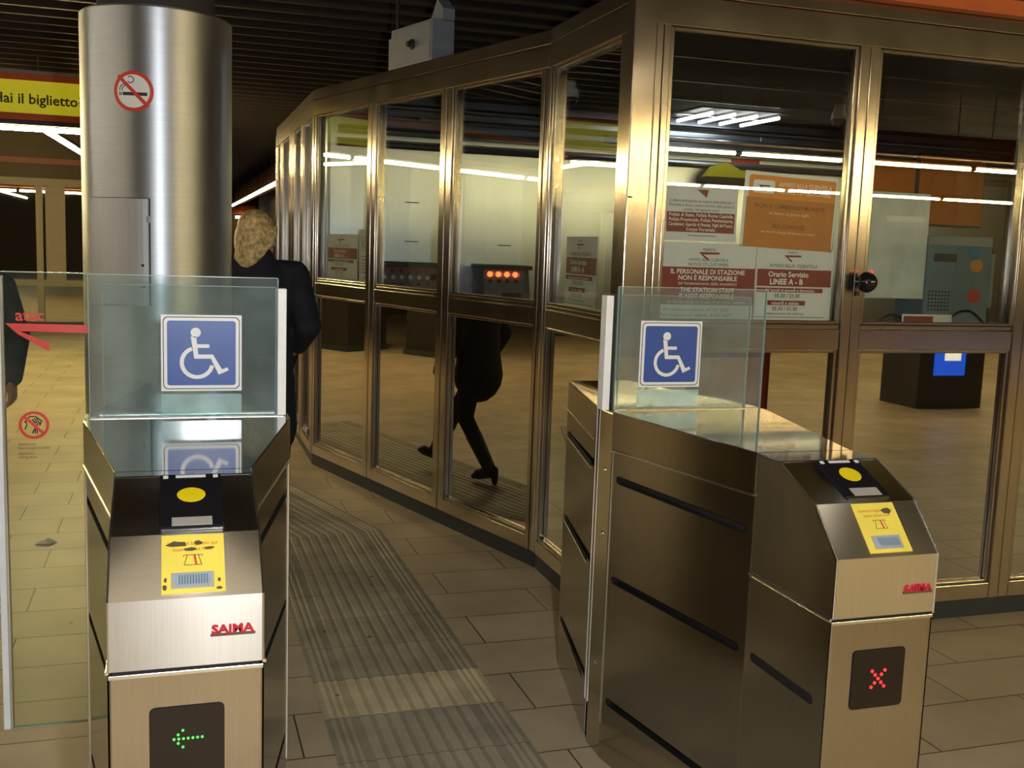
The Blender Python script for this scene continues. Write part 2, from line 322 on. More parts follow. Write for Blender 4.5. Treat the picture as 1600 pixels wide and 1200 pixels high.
def text_mesh(s, bold=0.0):
    key = (s, bold)
    if key not in _tc:
        cu = bpy.data.curves.new('t', 'FONT'); cu.body = s; cu.size = 1.0; cu.resolution_u = 2; cu.offset = bold; cu.fill_mode = 'FRONT'
        o = bpy.data.objects.new('t', cu); C.objects.link(o); dg = bpy.context.evaluated_depsgraph_get()
        me = o.evaluated_get(dg).to_mesh(); vs = [(v.co.x, v.co.y) for v in me.vertices]; fs = [tuple(p.vertices) for p in me.polygons]
        # a font face fills counter-clockwise seen from +z; seen from -y after mapping it is the same
        o.evaluated_get(dg).to_mesh_clear(); bpy.data.objects.remove(o); bpy.data.curves.remove(cu)
        xs = [a for a, b in vs] or [0, 1]; _tc[key] = (vs, fs, min(xs), max(xs))
    return _tc[key]
def empty(name, loc=(0, 0, 0), rz=0.0):
    o = bpy.data.objects.new(name, None); C.objects.link(o); o.location = loc; o.rotation_euler = (0, 0, rz); o.empty_display_size = 0.1
    return o
def tag(o, label, cat, group=None):
    o['label'] = label; o['category'] = cat
    if group: o['group'] = group
    return o
def struct(o): o['kind'] = 'structure'; return o

# ------------------------------------------------------------------ setting
b = MB(); b.add([(-16, -9, 0), (16, -9, 0), (16, 44, 0), (-16, 44, 0)], [(0, 1, 2, 3)]); b.box(-16, 16, -9, 44, -0.2, -0.002)
struct(b.build('floor', FLOOR))
b = MB(); b.box(-16, 16, -9, 44, 3.6, 3.8)
for i in range(100):
    y = 6.2 + i * 0.37; b.box(-12, 12, y, y + 0.05, 3.44, 3.6, 1)
struct(b.build('ceiling', [CEIL, SLAT]))
struct(MB().box(-16.2, -16, -9, 44, 0, 3.6).build('wall_left', DARKWALL))
struct(MB().box(16, 16.2, -9, 44, 0, 3.6).build('wall_right', DARKWALL))
b = MB(); b.box(-16, 16, -9.2, -9, 0, 3.6); struct(b.build('wall_near', DARKWALL))
b = MB(); b.box(-16, 0.35, 19.6, 19.9, 0, 3.6); b.box(3.2, 16, 19.6, 19.9, 0, 3.6); struct(b.build('wall_back', DARKWALL))
b = MB(); b.box(0.15, 0.35, 19.9, 43.5, 0, 3.6); b.box(3.2, 3.4, 19.9, 43.5, 0, 3.6); struct(b.build('wall_corridor', DARKWALL))
struct(MB().box(-16, 16, 43.5, 43.8, 0, 3.6).build('wall_far', DARKWALL))

# ridged tactile strip with a bend
def tactile():
    W0, W1 = 0.490, 1.134; n = 0; prof = []
    wd = W1 - W0
    ribs = [(0.018, 0.036), (0.048, 0.062), (0.074, 0.088)]
    k = 8; a = 0.115; st = (wd - 0.23) / k
    ribs += [(a + i * st + 0.006, a + i * st + 0.040) for i in range(k)]
    ribs += [(wd - 0.088, wd - 0.074), (wd - 0.062, wd - 0.048), (wd - 0.036, wd - 0.018)]
    prof.append((0, 0.003))
    for r0, r1 in ribs: prof += [(r0 - 0.002, 0.004), (r0 + 0.002, 0.0075), (r1 - 0.002, 0.0075), (r1 + 0.002, 0.004)]
    prof.append((wd, 0.003))
    th = radians(16.8); path = []
    y1 = 5.85; dirv = Vector((-sin(th), cos(th)))
    vs = []; fs = []
    # stations: straight part, mitred bend, oblique part
    def station(kind, x, h):
        if kind == 0: return (x, 0.4, h)
        if kind == 1: return (x, y1 + (W1 - x) * -math.tan(th / 2), h)
        bend = Vector((x, y1 + (W1 - x) * -math.tan(th / 2))); L_ = 3.4
        p = bend + dirv * L_; return (p.x, p.y, h)
    m = len(prof)
    for kd in range(3):
        for px, h in prof: vs.append(station(kd, W0 + px, h))
    for kd in range(2):
        for i in range(m - 1): fs.append((kd * m + i, kd * m + i + 1, (kd + 1) * m + i + 1, (kd + 1) * m + i))
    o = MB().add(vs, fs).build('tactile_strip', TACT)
    tag(o, 'ridged beige tactile paving strip running between the gates, one tile paler', 'tactile paving')
tactile()
# scrap of paper on the floor at left
b = MB(); b.add([(-0.05, -0.03, 0.004), (0.02, -0.05, 0.012), (0.06, 0.0, 0.003), (0.015, 0.045, 0.016), (-0.04, 0.03, 0.004), (0.005, 0.0, 0.022)], [(0, 1, 5), (1, 2, 5), (2, 3, 5), (3, 4, 5), (4, 0, 5)])
b.add([(-0.05, -0.03, 0.001), (0.02, -0.05, 0.001), (0.06, 0.0, 0.001), (0.015, 0.045, 0.001), (-0.04, 0.03, 0.001)], [(4, 3, 2, 1, 0)])
tag(b.build('paper_scrap', PAPER, loc=(-0.66, 5.93, 0.0)), 'crumpled scrap of white paper on the tiled floor behind the glass leaf', 'litter')

# ------------------------------------------------------------------ turnstiles
ZT = 1.147
def panel_holes(outer, holes, pt, nrm, depth, mb, mi_face=0, mi_hole=1):
    """flat sheet with capsule slots; pt maps (u, v, d) to 3-D, d = depth behind the sheet"""
    bm = bmesh.new(); es = []
    for loop in [outer] + holes:
        vs = [bm.verts.new((a, c, 0)) for a, c in loop]; es += [bm.edges.new((vs[i], vs[(i + 1) % len(vs)])) for i in range(len(vs))]
    bmesh.ops.triangle_fill(bm, edges=es, use_beauty=True); bm.verts.index_update()
    mb.add([pt(v.co.x, v.co.y, 0) for v in bm.verts], [[v.index for v in f.verts] for f in bm.faces], mi_face); bm.free()
    for h in holes:
        n = len(h); mb.add([pt(a, c, 0) for a, c in h] + [pt(a, c, depth) for a, c in h], [(i, (i + 1) % n, n + (i + 1) % n, n + i) for i in range(n)] + [tuple(range(n, 2 * n))], mi_hole)
def capsule(u0, u1, v, r, n=6):
    pts = [(u1 - r + r * cos(t), v + r * sin(t)) for t in [-pi / 2 + pi * i / n for i in range(n + 1)]]
    return pts + [(u0 + r + r * cos(t), v + r * sin(t)) for t in [pi / 2 + pi * i / n for i in range(n + 1)]]
WHEEL = [(715, 430), (738, 582), (848, 582), (900, 693), (968, 662), (958, 642), (922, 655), (862, 553), (765, 553), (760, 508), (838, 508), (838, 483), (757, 483), (752, 430)]
def wheelchair_sign(parent, x0, z0, s, y):
    b = MB(); h = s * 0.985
    b.box(x0, x0 + s, y, y + 0.002, z0, z0 + h, 0)
    m = 0.035 * s
    b.rrect(x0 + m * .7, z0 + m * .7, x0 + s - m * .7, z0 + h - m * .7, s * 0.06, y - 0.0004, 2); b.rrect(x0 + m, z0 + m, x0 + s - m, z0 + h - m, s * 0.055, y - 0.0008, 0)
    m = 0.075 * s
    b.rrect(x0 + m, z0 + m, x0 + s - m, z0 + h - m, s * 0.035, y - 0.0012, 1)
    fx = lambda p: (x0 + (p[0] - 520) / 535 * s, z0 + h - (p[1] - 283) / 522 * h)
    b.poly([fx(p) for p in WHEEL], y - 0.0018, 0)
    cx, cz = fx((748, 403)); b.disc(cx, cz, 0.063 * s, y - 0.0018, 0)
    cx, cz = fx((757, 608)); b.ring(cx, cz, 88 / 535 * s, 115 / 535 * s, y - 0.0018, 0, radians(-250), radians(-12), 36)
    return b.build('wheelchair_sign', [WHITE, BLUE, INK], parent)
def facet_matrix(p_top, p_bot):
    # local frame on a sloped facet: x right, z up the slope, -y outwards
    u = Vector((0, p_top[0] - p_bot[0], p_top[1] - p_bot[1])).normalized(); x = Vector((1, 0, 0)); yv = u.cross(x)
    M = Matrix(((x.x, yv.x, u.x, 0), (x.y, yv.y, u.y, p_bot[0]), (x.z, yv.z, u.z, p_bot[1]), (0, 0, 0, 1)))
    return M, sqrt((p_top[0] - p_bot[0]) ** 2 + (p_top[1] - p_bot[1]) ** 2)
def turnstile(cx, label, led, badge_z, badge_x, strip_side, fold_y, f2, nose_z, step_z, sign_x, wear, dispx):
    t = empty('turnstile', (cx, 1.97, 0)); tag(t, label, 'turnstile', 'steel ticket gates')
    hw = 0.1385; xl, xr = -0.25, 0.29; y1 = 0.365; y2 = 1.035; y3 = 1.15
    # lower front body
    b = MB(); b.prism([(-hw, 0.004), (hw, 0.004), (hw, y1), (-hw, y1)], 0.0, step_z - 0.006)
    b.build('lower_body', LOWST, t, bevel=0.004)
    b = MB(); b.box(-hw + 0.006, hw - 0.006, 0.010, y1, step_z - 0.006, step_z + 0.004); b.build('body_joint', GAP, t)
    b = MB(); b.box(-hw - 0.001, hw + 0.001, 0.0015, 0.0075, step_z - 0.013, step_z - 0.005); b.build('bright_lip', EDGE, t, bevel=0.001)
    # upper front body: side outline extruded across
    prof = [(0.0, step_z + 0.003), (y1, step_z + 0.003), (y1, ZT - 0.002), (fold_y, ZT - 0.002), (f2[0], f2[1]), (0.0, nose_z)]
    b = MB(); n = len(prof)
    vs = [(-hw, a, c) for a, c in prof] + [(hw, a, c) for a, c in prof]
    b.add(vs, [tuple(range(n)), tuple(range(n, 2 * n))[::-1]], 0)
    for i in range(n): b.add([vs[i], vs[(i + 1) % n], vs[n + (i + 1) % n], vs[n + i]], [(3, 2, 1, 0)], 0)
    b.build('upper_body', [STEEL], t, bevel=0.003)
    # flared middle with slotted side sheets
    for sgn, xe in ((-1, xl), (1, xr)):
        p0 = Vector((sgn * hw, y1, 0)); p1 = Vector((xe, y2, 0)); d = (p1 - p0); Ls = d.length; d.normalize(); nn = Vector((d.y, -d.x, 0)) * sgn
        pt = lambda u, v, q, p0=p0, d=d, nn=nn: p0 + d * u - nn * q + Vector((0, 0, v))
        b = MB(); panel_holes([(0, 0.0), (Ls, 0.0), (Ls, 1.025), (0, 1.035)], [capsule(0.028, Ls - 0.025, 0.937, 0.0125), capsule(0.028, Ls - 0.025, 0.612, 0.0125), capsule(0.028, Ls - 0.025, 0.205, 0.0125)], pt, nn, 0.03, b)
        b.build('side_panel', [SIDE, GAP], t)
        b = MB()
        vs = [pt(0, 1.037, -0.004), pt(Ls, 1.027, -0.004), pt(Ls, ZT, -0.004), pt(0, ZT, -0.004), pt(0, 1.037, 0.02), pt(Ls, 1.027, 0.02), pt(Ls, ZT, 0.02), pt(0, ZT, 0.02)]
        b.add(vs, [(0, 1, 2, 3), (7, 6, 5, 4), (0, 4, 5, 1), (1, 5, 6, 2), (2, 6, 7, 3), (3, 7, 4, 0)]); b.build('cover_skirt', SIDE, t, bevel=0.002)
        b = MB(); b.tube([pt(0, 1.036, -0.005), pt(Ls, 1.026, -0.005)], 0.0035, 6); b.build('skirt_edge', EDGE, t)
        b = MB(); b.tube([pt(-0.002, 0.0, -0.001), pt(-0.002, 1.03, -0.001)], 0.0022, 6); b.build('panel_seam', FRAME, t)
        # front piece cover on the side with slot
        pf = lambda u, v, q, sgn=sgn: Vector((sgn * (hw + 0.0025) - sgn * q, y1 - u, v))
        b = MB(); panel_holes([(0.004, 0.0), (y1 - 0.006, 0.0), (y1 - 0.006, step_z - 0.008), (0.004, step_z - 0.008)], [capsule(0.03, y1 - 0.05, 0.614, 0.0125), capsule(0.03, y1 - 0.05, 0.205, 0.0125)], pf, None, 0.0018, b)
        b.build('front_side_panel', [SIDE, GAP], t)
        b = MB(); b.tube([(sgn * (hw + 0.003), y1 - 0.003, step_z), (sgn * (hw + 0.003), 0.004, step_z)], 0.004, 6); b.build('side_lip', EDGE, t)
        ps = [(a, c) for a, c in prof]; x_ = sgn * (hw + 0.0012)
        b = MB(); b.add([(x_, a, c) for a, c in [(0.004, step_z + 0.006), (y1 - 0.003, step_z + 0.006), (y1 - 0.003, ZT - 0.004), (fold_y - 0.001, ZT - 0.005), (f2[0], f2[1] - 0.004), (0.004, nose_z - 0.002)]], [tuple(range(6))]); b.build('cheek_panel', SIDE, t)
        b = MB(); b.tube([(sgn * hw, a, c) for a, c in [(y1, ZT - 0.002), (fold_y, ZT - 0.002), f2, (0.0, nose_z), (0.0, step_z + 0.004)]], 0.0022, 6); b.build('cheek_edge', EDGE, t)
    # core so that nothing is seen through
    b = MB(); b.prism([(-hw + 0.02, y1), (hw - 0.02, y1), (xr - 0.04, y2), (xl + 0.04, y2)], 0.0, ZT - 0.02); b.build('inner_core', GAP, t)
    # polished top plate, folded at the front
    b = MB(); b.prism([(-hw - 0.002, fold_y + 0.001), (hw + 0.002, fold_y + 0.001), (hw + 0.002, y1), (xr + 0.004, y2), (xr + 0.004, y3), (xl - 0.004, y3), (xl - 0.004, y2), (-hw - 0.002, y1)], ZT - 0.006, ZT + 0.001)
    b.build('top_plate', POLISH, t, bevel=0.0015)
    b = MB(); b.box(-hw, hw, y1 - 0.0012, y1 + 0.0012, ZT + 0.0008, ZT + 0.0014); b.build('top_seam', GAP, t)
    # gate housing (between the two flares)
    b = MB(); b.box(xl, xr, y2, y3, 0.0, ZT - 0.006); b.build('gate_housing', SIDE, t, bevel=0.003)
    for sgn, xe in ((-1, xl), (1, xr)):
        b = MB(); b.tube([(xe + sgn * 0.001, y2, 0.12), (xe + sgn * 0.001, y2, ZT)], 0.0035, 6); b.build('housing_edge', EDGE, t)
        for zz in (0.30, 0.74, 0.95):
            bb = MB(Matrix.Translation((xe, y2 + 0.06, 0)) @ Matrix.Rotation(sgn * pi / 2, 4, 'Y')); bb.lathe([(0.008, -0.003), (0.008, 0.002), (0.004, 0.005)], (-sgn * zz, 0, 0), 12)
            bb.build('bolt', EDGE, t)
    # far half, narrowing away
    y4 = y3 + 0.03; y5 = 1.825; e = 0.105
    b = MB(); b.prism([(xl + 0.005, y4), (xr - 0.005, y4), (e + 0.04, y5), (-e, y5)], 0.0, ZT - 0.012); b.build('far_body', SIDE, t, bevel=0.003)
    b = MB(); b.prism([(xl + 0.003, y4), (xr - 0.003, y4), (e + 0.042, y5), (-e - 0.002, y5)], ZT - 0.011, ZT - 0.004); b.build('far_top_plate', POLISH, t, bevel=0.001)
    b = MB(); b.box(xl + 0.02, xr - 0.02, y3, y4, 0.0, ZT - 0.03); b.build('leaf_slot', GAP, t)
    for sgn, xe, xq in ((-1, xl + 0.005, -e), (1, xr - 0.005, e + 0.04)):
        for yy, rr in ((y4 - 0.022, 0.006), (y4 + 0.004, 0.004)):
            b = MB(); b.tube([(xe + sgn * 0.001, yy, 0.14), (xe + sgn * 0.001, yy, ZT - 0.004)], rr, 8); b.build('slot_edge', EDGE, t)
        p0 = Vector((xe, y4 + 0.03, 0)); p1 = Vector((xq, y5, 0)); d = (p1 - p0).normalized(); q = Vector((d.y, -d.x, 0)) * sgn
        if q.x * sgn < 0: q = -q
        Lf = (p1 - p0).length
        for zz in (0.94, 0.61, 0.20):
            b = MB(); a = p0 + d * 0.02 + q * 0.0015; c = p0 + d * (Lf - 0.05) + q * 0.0015
            b.add([(a.x, a.y, zz - 0.012), (c.x, c.y, zz - 0.012), (c.x, c.y, zz + 0.012), (a.x, a.y, zz + 0.012)], [(0, 1, 2, 3)], 0)
            b.tube([(a.x, a.y, zz - 0.013), (c.x, c.y, zz - 0.013)], 0.002, 5, 1); b.build('far_slot', [GAP, EDGE], t)
        b = MB(); b.tube([(p0 + q * .001 + Vector((0, 0, 1.03))), (p1 + q * .001 + Vector((0, 0, 1.03)))], 0.002, 5); b.build('far_skirt_edge', EDGE, t)
    # glass screens across the gate
    gy = 1.09
    for nm, x0, x1, yy, zt in (('glass_screen', xl + 0.012, xr - 0.001 if strip_side < 0 else xr - 0.029, gy - 0.02, 1.540), ('glass_screen', xl + 0.045, xr - 0.03, gy + 0.03, 1.512)):
        b = MB(); b.box(x0, x1, yy, yy + 0.010, ZT, zt); g = b.build(nm, CLEARGL, t)
        b = MB(); b.box(x0, x1, yy - 0.0003, yy + 0.0103, zt, zt + 0.0018); b.box(x0 - 0.0018, x0, yy - 0.0003, yy + 0.0103, ZT, zt); b.box(x1, x1 + 0.0018, yy - 0.0003, yy + 0.0103, ZT, zt); b.build('glass_edge', GEDGE, g)
    b = MB(); b.box(xl + 0.01, xr - 0.01, gy - 0.028, gy - 0.020, ZT, ZT + 0.005); b.box(xl + 0.03, xr - 0.03, gy + 0.04, gy + 0.05, ZT, ZT + 0.006); b.build('glass_clamp', EDGE, t, bevel=0.001)
    x0 = xr - 0.028 if strip_side > 0 else xl - 0.030
    b = MB(); b.box(x0, x0 + 0.024, gy - 0.022, gy + 0.022, ZT + 0.002, 1.512); b.build('leaf_edge_strip', ALU, t, bevel=0.002)
    if strip_side < 0:
        b = MB(); b.box(x0 + 0.026, x0 + 0.046, gy - 0.002, gy + 0.019, ZT, 1.516); b.build('leaf_seal', BLACKM, t)
    wheelchair_sign(t, sign_x, 1.222, 0.216, gy - 0.0235)
    b = MB(); b.box(sign_x, sign_x + 0.216, gy - 0.0222, gy - 0.0206, ZT + 0.012, 1.213); b.build('frosted_tape', TAPE, t)
    # card reader on the upper facet
    M1, L1 = facet_matrix((fold_y, ZT - 0.002), f2)
    ox = 0.012
    b = MB(M1); b.box(ox - 0.062, ox + 0.062, -0.010, 0.004, 0.010, L1 - 0.004); r = b.build('card_reader', BLACKP, t, bevel=0.005)
    b = MB(M1); b.disc(ox, L1 * 0.58, 0.028, -0.0112, 0, sz=0.95); b.lathe([(0.0275, 0.0095), (0.0275, 0.0110)], (ox, 0, L1 * 0.58), 32, 0, 'y'); b.build('target_disc', YEL, r)
    b = MB(M1); b.box(ox - 0.038, ox + 0.038, -0.0115, -0.009, 0.014, 0.042); b.build('grey_label', LBLGREY, r)
    b = MB(M1); b.box(ox - 0.03, ox + 0.03, -0.0115, -0.009, L1 - 0.022, L1 - 0.014); b.box(ox - 0.055, ox - 0.045, -0.0115, -0.009, L1 - 0.024, L1 - 0.014); b.box(ox + 0.045, ox + 0.055, -0.0115, -0.009, L1 - 0.024, L1 - 0.014); b.build('status_bar', WHITE, r)
    # yellow ticket sticker with slot on the lower facet
    M2, L2 = facet_matrix(f2, (0.0, nose_z))
    b = MB(M2); x0, x1 = ox - 0.057, ox + 0.058; z0, z1 = 0.010, L2 - 0.004
    b.box(x0, x1, -0.0022, 0.0005, z0, z1, 0)
    zc = z1 - 0.020; b.text('Inserire il biglietto qui', ox, zc, 0.0105, -0.0028, 1, maxw=0.098, bold=0.01); b.text('insert ticket here', ox, zc - 0.013, 0.0105, -0.0028, 1, maxw=0.078, bold=0.01)
    k = zc - 0.034
    for s_ in (-1, 1): b.line([(ox + s_ * 0.010, k + 0.008), (ox + s_ * 0.016, k - 0.014)], 0.0012, -0.0028, 2); b.line([(ox + s_ * 0.010, k + 0.008), (ox + s_ * 0.017, k + 0.008), (ox + s_ * 0.017, k + 0.004)], 0.0012, -0.0028, 2)
    b.line([(ox - 0.016, k - 0.014), (ox + 0.016, k - 0.014)], 0.0012, -0.0028, 2); b.line([(ox - 0.010, k + 0.008), (ox + 0.010, k + 0.008)], 0.0012, -0.0028, 2)
    b.line([(ox + 0.003, k + 0.008), (ox + 0.006, k - 0.014)], 0.004, -0.0030, 3)
    rng = random.Random(3 if wear else 5)
    if wear:
        for (qx, qz, sx_, sz_) in [(-0.028, zc - 0.001, .020, .007), (-0.004, zc - 0.013, .012, .004), (0.010, zc + 0.001, .008, .005), (0.03, zc - 0.012, .010, .003), (-0.051, z0 + 0.012, .004, .008), (0.047, z0 + 0.006, .006, .003), (0.047, z0 + 0.024, .003, .005), (-0.050, z0 + 0.028, .003, .006)]:
            b.poly([(ox + qx + sx_ * (0.7 + 0.5 * rng.random()) * cos(a), qz + sz_ * (0.7 + 0.5 * rng.random()) * sin(a)) for a in [2 * pi * i / 9 for i in range(9)]], -0.0031, 4)
    else:
        b.poly([(ox + 0.030 + 0.014 * (0.6 + 0.5 * rng.random()) * cos(a), zc - 0.003 + 0.009 * (0.6 + 0.5 * rng.random()) * sin(a)) for a in [2 * pi * i / 11 for i in range(11)]], -0.0031, 4)
    s = b.build('ticket_sticker', [STICK, ORTXT, INK, STRED, WEAR], t)
    b = MB(M2); sz0 = z0 + 0.012; b.box(ox - 0.040, ox + 0.038, -0.0032, -0.001, sz0 - 0.003, sz0 + 0.031, 2)
    b.add([(ox - 0.036, -0.004, sz0 + 0.028), (ox + 0.034, -0.004, sz0 + 0.028), (ox + 0.028, -0.009, sz0), (ox - 0.030, -0.009, sz0)], [(0, 3, 2, 1)], 0)
    b.add([(ox - 0.036, -0.003, sz0 + 0.028), (ox - 0.036, -0.004, sz0 + 0.028), (ox - 0.030, -0.009, sz0), (ox - 0.030, -0.003, sz0), (ox + 0.034, -0.003, sz0 + 0.028), (ox + 0.034, -0.004, sz0 + 0.028), (ox + 0.028, -0.009, sz0), (ox + 0.028, -0.003, sz0)], [(0, 1, 2, 3), (7, 6, 5, 4), (3, 2, 6, 7)], 0)
    for i in range(11):
        xx = ox - 0.026 + i * 0.005; b.add([(xx, -0.0048, sz0 + 0.025), (xx + 0.0022, -0.0048, sz0 + 0.025), (xx + 0.0022, -0.0096, sz0 + 0.002), (xx, -0.0096, sz0 + 0.002)], [(0, 3, 2, 1)], 1)
    b.build('ticket_slot', [SLOTC, SLOTD, LBLGREY], s)
    # maker's badge
    b = MB(); b.text('SAIMA', badge_x, badge_z, 0.024, -0.004, 0, maxw=0.078, depth=0.004, bold=0.035, sx=1.3); b.box(badge_x - 0.041, badge_x + 0.041, -0.002, 0.0005, badge_z - 0.014, badge_z - 0.009, 1)
    b.build('red_badge', [REDP, WEAR], t)
    # led display
    dx0, dx1, dz0, dz1 = dispx
    b = MB(); b.rrect(dx0, dz0, dx1, dz1, 0.010, 0.0012, 0); b.rrect(dx0 - 0.0015, dz0 - 0.0015, dx1 + 0.0015, dz1 + 0.0015, 0.011, 0.0030, 1)
    d_ = b.build('led_display', [SCREEN, GAP], t)
    b = MB(); cxx = (dx0 + dx1) / 2; czz = (dz0 + dz1) / 2
    if led == 'arrow':
        czz += 0.008
        dots = [(-0.024 + 0.0085 * i, 0) for i in range(7)] + [(-0.0165, 0.0085), (-0.0165, -0.0085), (-0.008, 0.0165), (-0.008, -0.0165)]
        for a, c in dots: b.lathe([(0.0026, 0.0), (0.0026, 0.0015)], (cxx + a, 0.0011, czz + c), 10, 0, 'y')
        b.build('green_led_arrow', LEDG, d_)
    else:
        for i in range(-2, 3):
            for s_ in ((1, -1) if i else (1,)): b.lathe([(0.0042, 0.0), (0.0042, 0.0015)], (cxx + i * 0.0088, 0.0011, czz + s_ * i * 0.0098), 10, 0, 'y')
        b.build('red_led_cross', LEDR, d_)
    return t
turnstile(0.020, 'near left steel turnstile with a green arrow display and blue wheelchair sign', 'arrow', 0.920, 0.083, 1, 0.315, (0.105, 1.078), 0.984, 0.848, -0.054, True, (-0.067, 0.066, 0.63, 0.772))
turnstile(1.570, 'right steel turnstile with a red cross display in front of the glazed booth', 'cross', 0.893, 0.088, -1, 0.252, (0.097, 1.077), 0.972, 0.828, -0.160, False, (-0.073, 0.070, 0.606, 0.748))

# sliding glass leaf at far left
leaf = empty('glass_gate_leaf', (-0.335, 3.06, 0)); tag(leaf, 'clear glass sliding gate leaf with a red arrow, closing the passage at far left', 'gate')
b = MB(); b.box(-0.105, 0.118, -0.005, 0.005, 0.275, 1.540); pane = b.build('glass_pane', LEAFGL, leaf)
b = MB(); b.box(-0.105, 0.118, -0.0053, 0.0053, 1.540, 1.5425); b.box(-0.105, 0.118, -0.0053, 0.0053, 0.272, 0.275); b.build('pane_edge', GEDGE, pane)
b = MB(); b.box(-0.120, -0.103, -0.014, 0.014, 0.275, 1.530); b.box(-0.103, -0.095, -0.010, 0.010, 0.275, 1.53, 1); b.build('edge_strip', [ALU, EDGE], leaf, bevel=0.002)
b = MB(); y = -0.0065
b.add([(-0.090, y, 1.405), (0.118, y, 1.402), (0.118, y, 1.380), (-0.055, y, 1.384)], [(3, 2, 1, 0)]); b.add([(-0.090, y, 1.405), (-0.055, y, 1.384), (0.018, y, 1.352), (0.016, y, 1.330), (-0.06, y, 1.376)], [(4, 3, 2, 1, 0)])
b.build('red_arrow_mark', REDS, leaf)
b = MB(); b.text('atac', -0.030, 1.428, 0.044, y, 0, maxw=0.088, bold=0.02); b.build('red_lettering', REDS, leaf)
b = MB(); rx, rz, R = -0.026, 1.130, 0.038
b.disc(rx, rz, R, y, 1) if False else None
b.ring(rx, rz, R * 0.80, R, y, 0)
hand = [(-0.62, 0.2, -0.30, 0.60), (-0.30, 0.60, 0.10, 0.62), (0.10, 0.62, 0.50, 0.30), (0.50, 0.30, 0.35, -0.05), (0.0, 0.5, 0.25, 0.05), (0.15, 0.5, 0.42, 0.0), (-0.12, 0.42, 0.10, 0.12), (0.25, 0.05, 0.05, -0.1), (-0.6, -0.3, -0.45, 0.05), (-0.45, 0.05, -0.55, 0.3), (-0.1, -0.6, 0.0, -0.3), (0.0, -0.3, 0.2, -0.2), (0.2, -0.2, 0.2, -0.65), (0.1, -0.25, 0.05, -0.6)]
for a, c, d, e in hand: b.line([(rx + a * R, rz + c * R), (rx + d * R, rz + e * R)], 0.0032, y - 0.0002, 1)
b.line([(rx - 0.62 * R, rz + 0.62 * R), (rx + 0.62 * R, rz - 0.62 * R)], 0.0075, y - 0.0006, 0)
for i, s in enumerate(['Attenzione!', 'Non toccare il vetro', 'Attention!', 'Sliding door']): b.text(s, -0.066, 1.078 - i * 0.0105 - (0.004 if i > 1 else 0), 0.0095, y, 1, align='L')
b.build('do_not_touch_sticker', [REDS, INK], leaf)

# ------------------------------------------------------------------ steel column
col = empty('steel_column', (-0.06, 4.9, 0)); tag(col, 'round brushed steel column behind the left turnstile with a no smoking sign', 'column')
RC = 0.31
b = MB(); b.lathe([(RC, 0.0), (RC, 2.555), (RC - 0.012, 2.565), (RC - 0.03, 2.565)], seg=96); b.build('cladding', COLST, col, smooth=True).modifiers.new('es', 'EDGE_SPLIT').split_angle = radians(50)
b = MB(); b.lathe([(0.24, 2.56), (0.24, 3.6)], seg=48); b.build('concrete_core', CONC, col)
class Bend(MB):   # artwork wrapped on the cylinder: x = arc length from the front, -y = outwards
    def add(self, vs, fs, mi=0):
        out = []
        for p in vs:
            a = p[0] / RC; r = RC - p[1]; out.append((r * sin(a), -r * cos(a), p[2]))
        return MB.add(self, out, fs, mi)
    def grid(self, x0, z0, x1, z1, y, mi, nx=10):
        for i in range(nx):
            a = x0 + (x1 - x0) * i / nx; c = x0 + (x1 - x0) * (i + 1) / nx; self.add([(a, y, z0), (c, y, z0), (c, y, z1), (a, y, z1)], [(0, 1, 2, 3)], mi)
        return self
b = Bend(); sx, sz, R = -0.090, 2.221, 0.080; y = -0.0015
for k in range(5): b.ring(sx, sz, max(1e-4, R * 0.86 * k / 5), R * 0.86 * (k + 1) / 5, y, 1, n=32)
b.ring(sx, sz, R * 0.82, R, y - 0.0006, 0, n=48)
b.grid(sx - 0.042, sz - 0.017, sx + 0.055, sz - 0.004, y - 0.0005, 2, 8); b.grid(sx - 0.050, sz - 0.017, sx - 0.046, sz - 0.004, y - 0.0005, 2, 1); b.grid(sx - 0.057, sz - 0.017, sx - 0.053, sz - 0.004, y - 0.0005, 2, 1)
for s0, s1 in ((0, 0), (0.010, 0.008)):
    b.line([(sx - 0.055 + s0, sz + 0.002), (sx - 0.052 + s0, sz + 0.018 - s1 * .3), (sx - 0.040 + s0, sz + 0.027 - s1 * .6), (sx - 0.022, sz + 0.029 - s1 * .9)], 0.0035, y - 0.0005, 2)
b.ring(sx - 0.010, sz + 0.045, 0.011, 0.0145, y - 0.0005, 2, radians(-150), radians(140), 20)
n = 10
for i in range(n):
    a, c = -0.060 + 0.12 * i / n, -0.060 + 0.12 * (i + 1) / n; b.line([(sx + a, sz - a), (sx + c, sz - c)], 0.014, y - 0.0012, 0)
b.build('no_smoking_sign', [REDS, WHITE, INK], col)
b = Bend(); x0, x1, z0, z1 = -0.305, -0.035, 1.36, 1.795
b.grid(x0, z0, x1, z1, -0.012, 0, 14)
for i in range(14):
    a = x0 + (x1 - x0) * i / 14; c = x0 + (x1 - x0) * (i + 1) / 14
    for zz, fl in ((z0, 0), (z1, 1)): b.add([(a, -0.012, zz), (c, -0.012, zz), (c, 0.0, zz), (a, 0.0, zz)], [(0, 1, 2, 3)], 0)
for xx in (x0, x1): b.add([(xx, -0.012, z0), (xx, -0.012, z1), (xx, 0.0, z1), (xx, 0.0, z0)], [(0, 1, 2, 3)], 1)
pn = b.build('access_panel', [steel('panel_steel', (0.60, 0.62, 0.65), 0.52, aniso=0.3), GAP], col)
b = Bend()
b.grid(x0 - 0.003, z1, x1 + 0.006, z1 + 0.003, -0.0005, 0, 12); b.grid(x1 + 0.002, z0, x1 + 0.007, z1, -0.0005, 0, 1); b.grid(x0 - 0.004, z0, x0 - 0.001, z1, -0.0005, 0, 1)
b.build('panel_gap', GAP, pn)
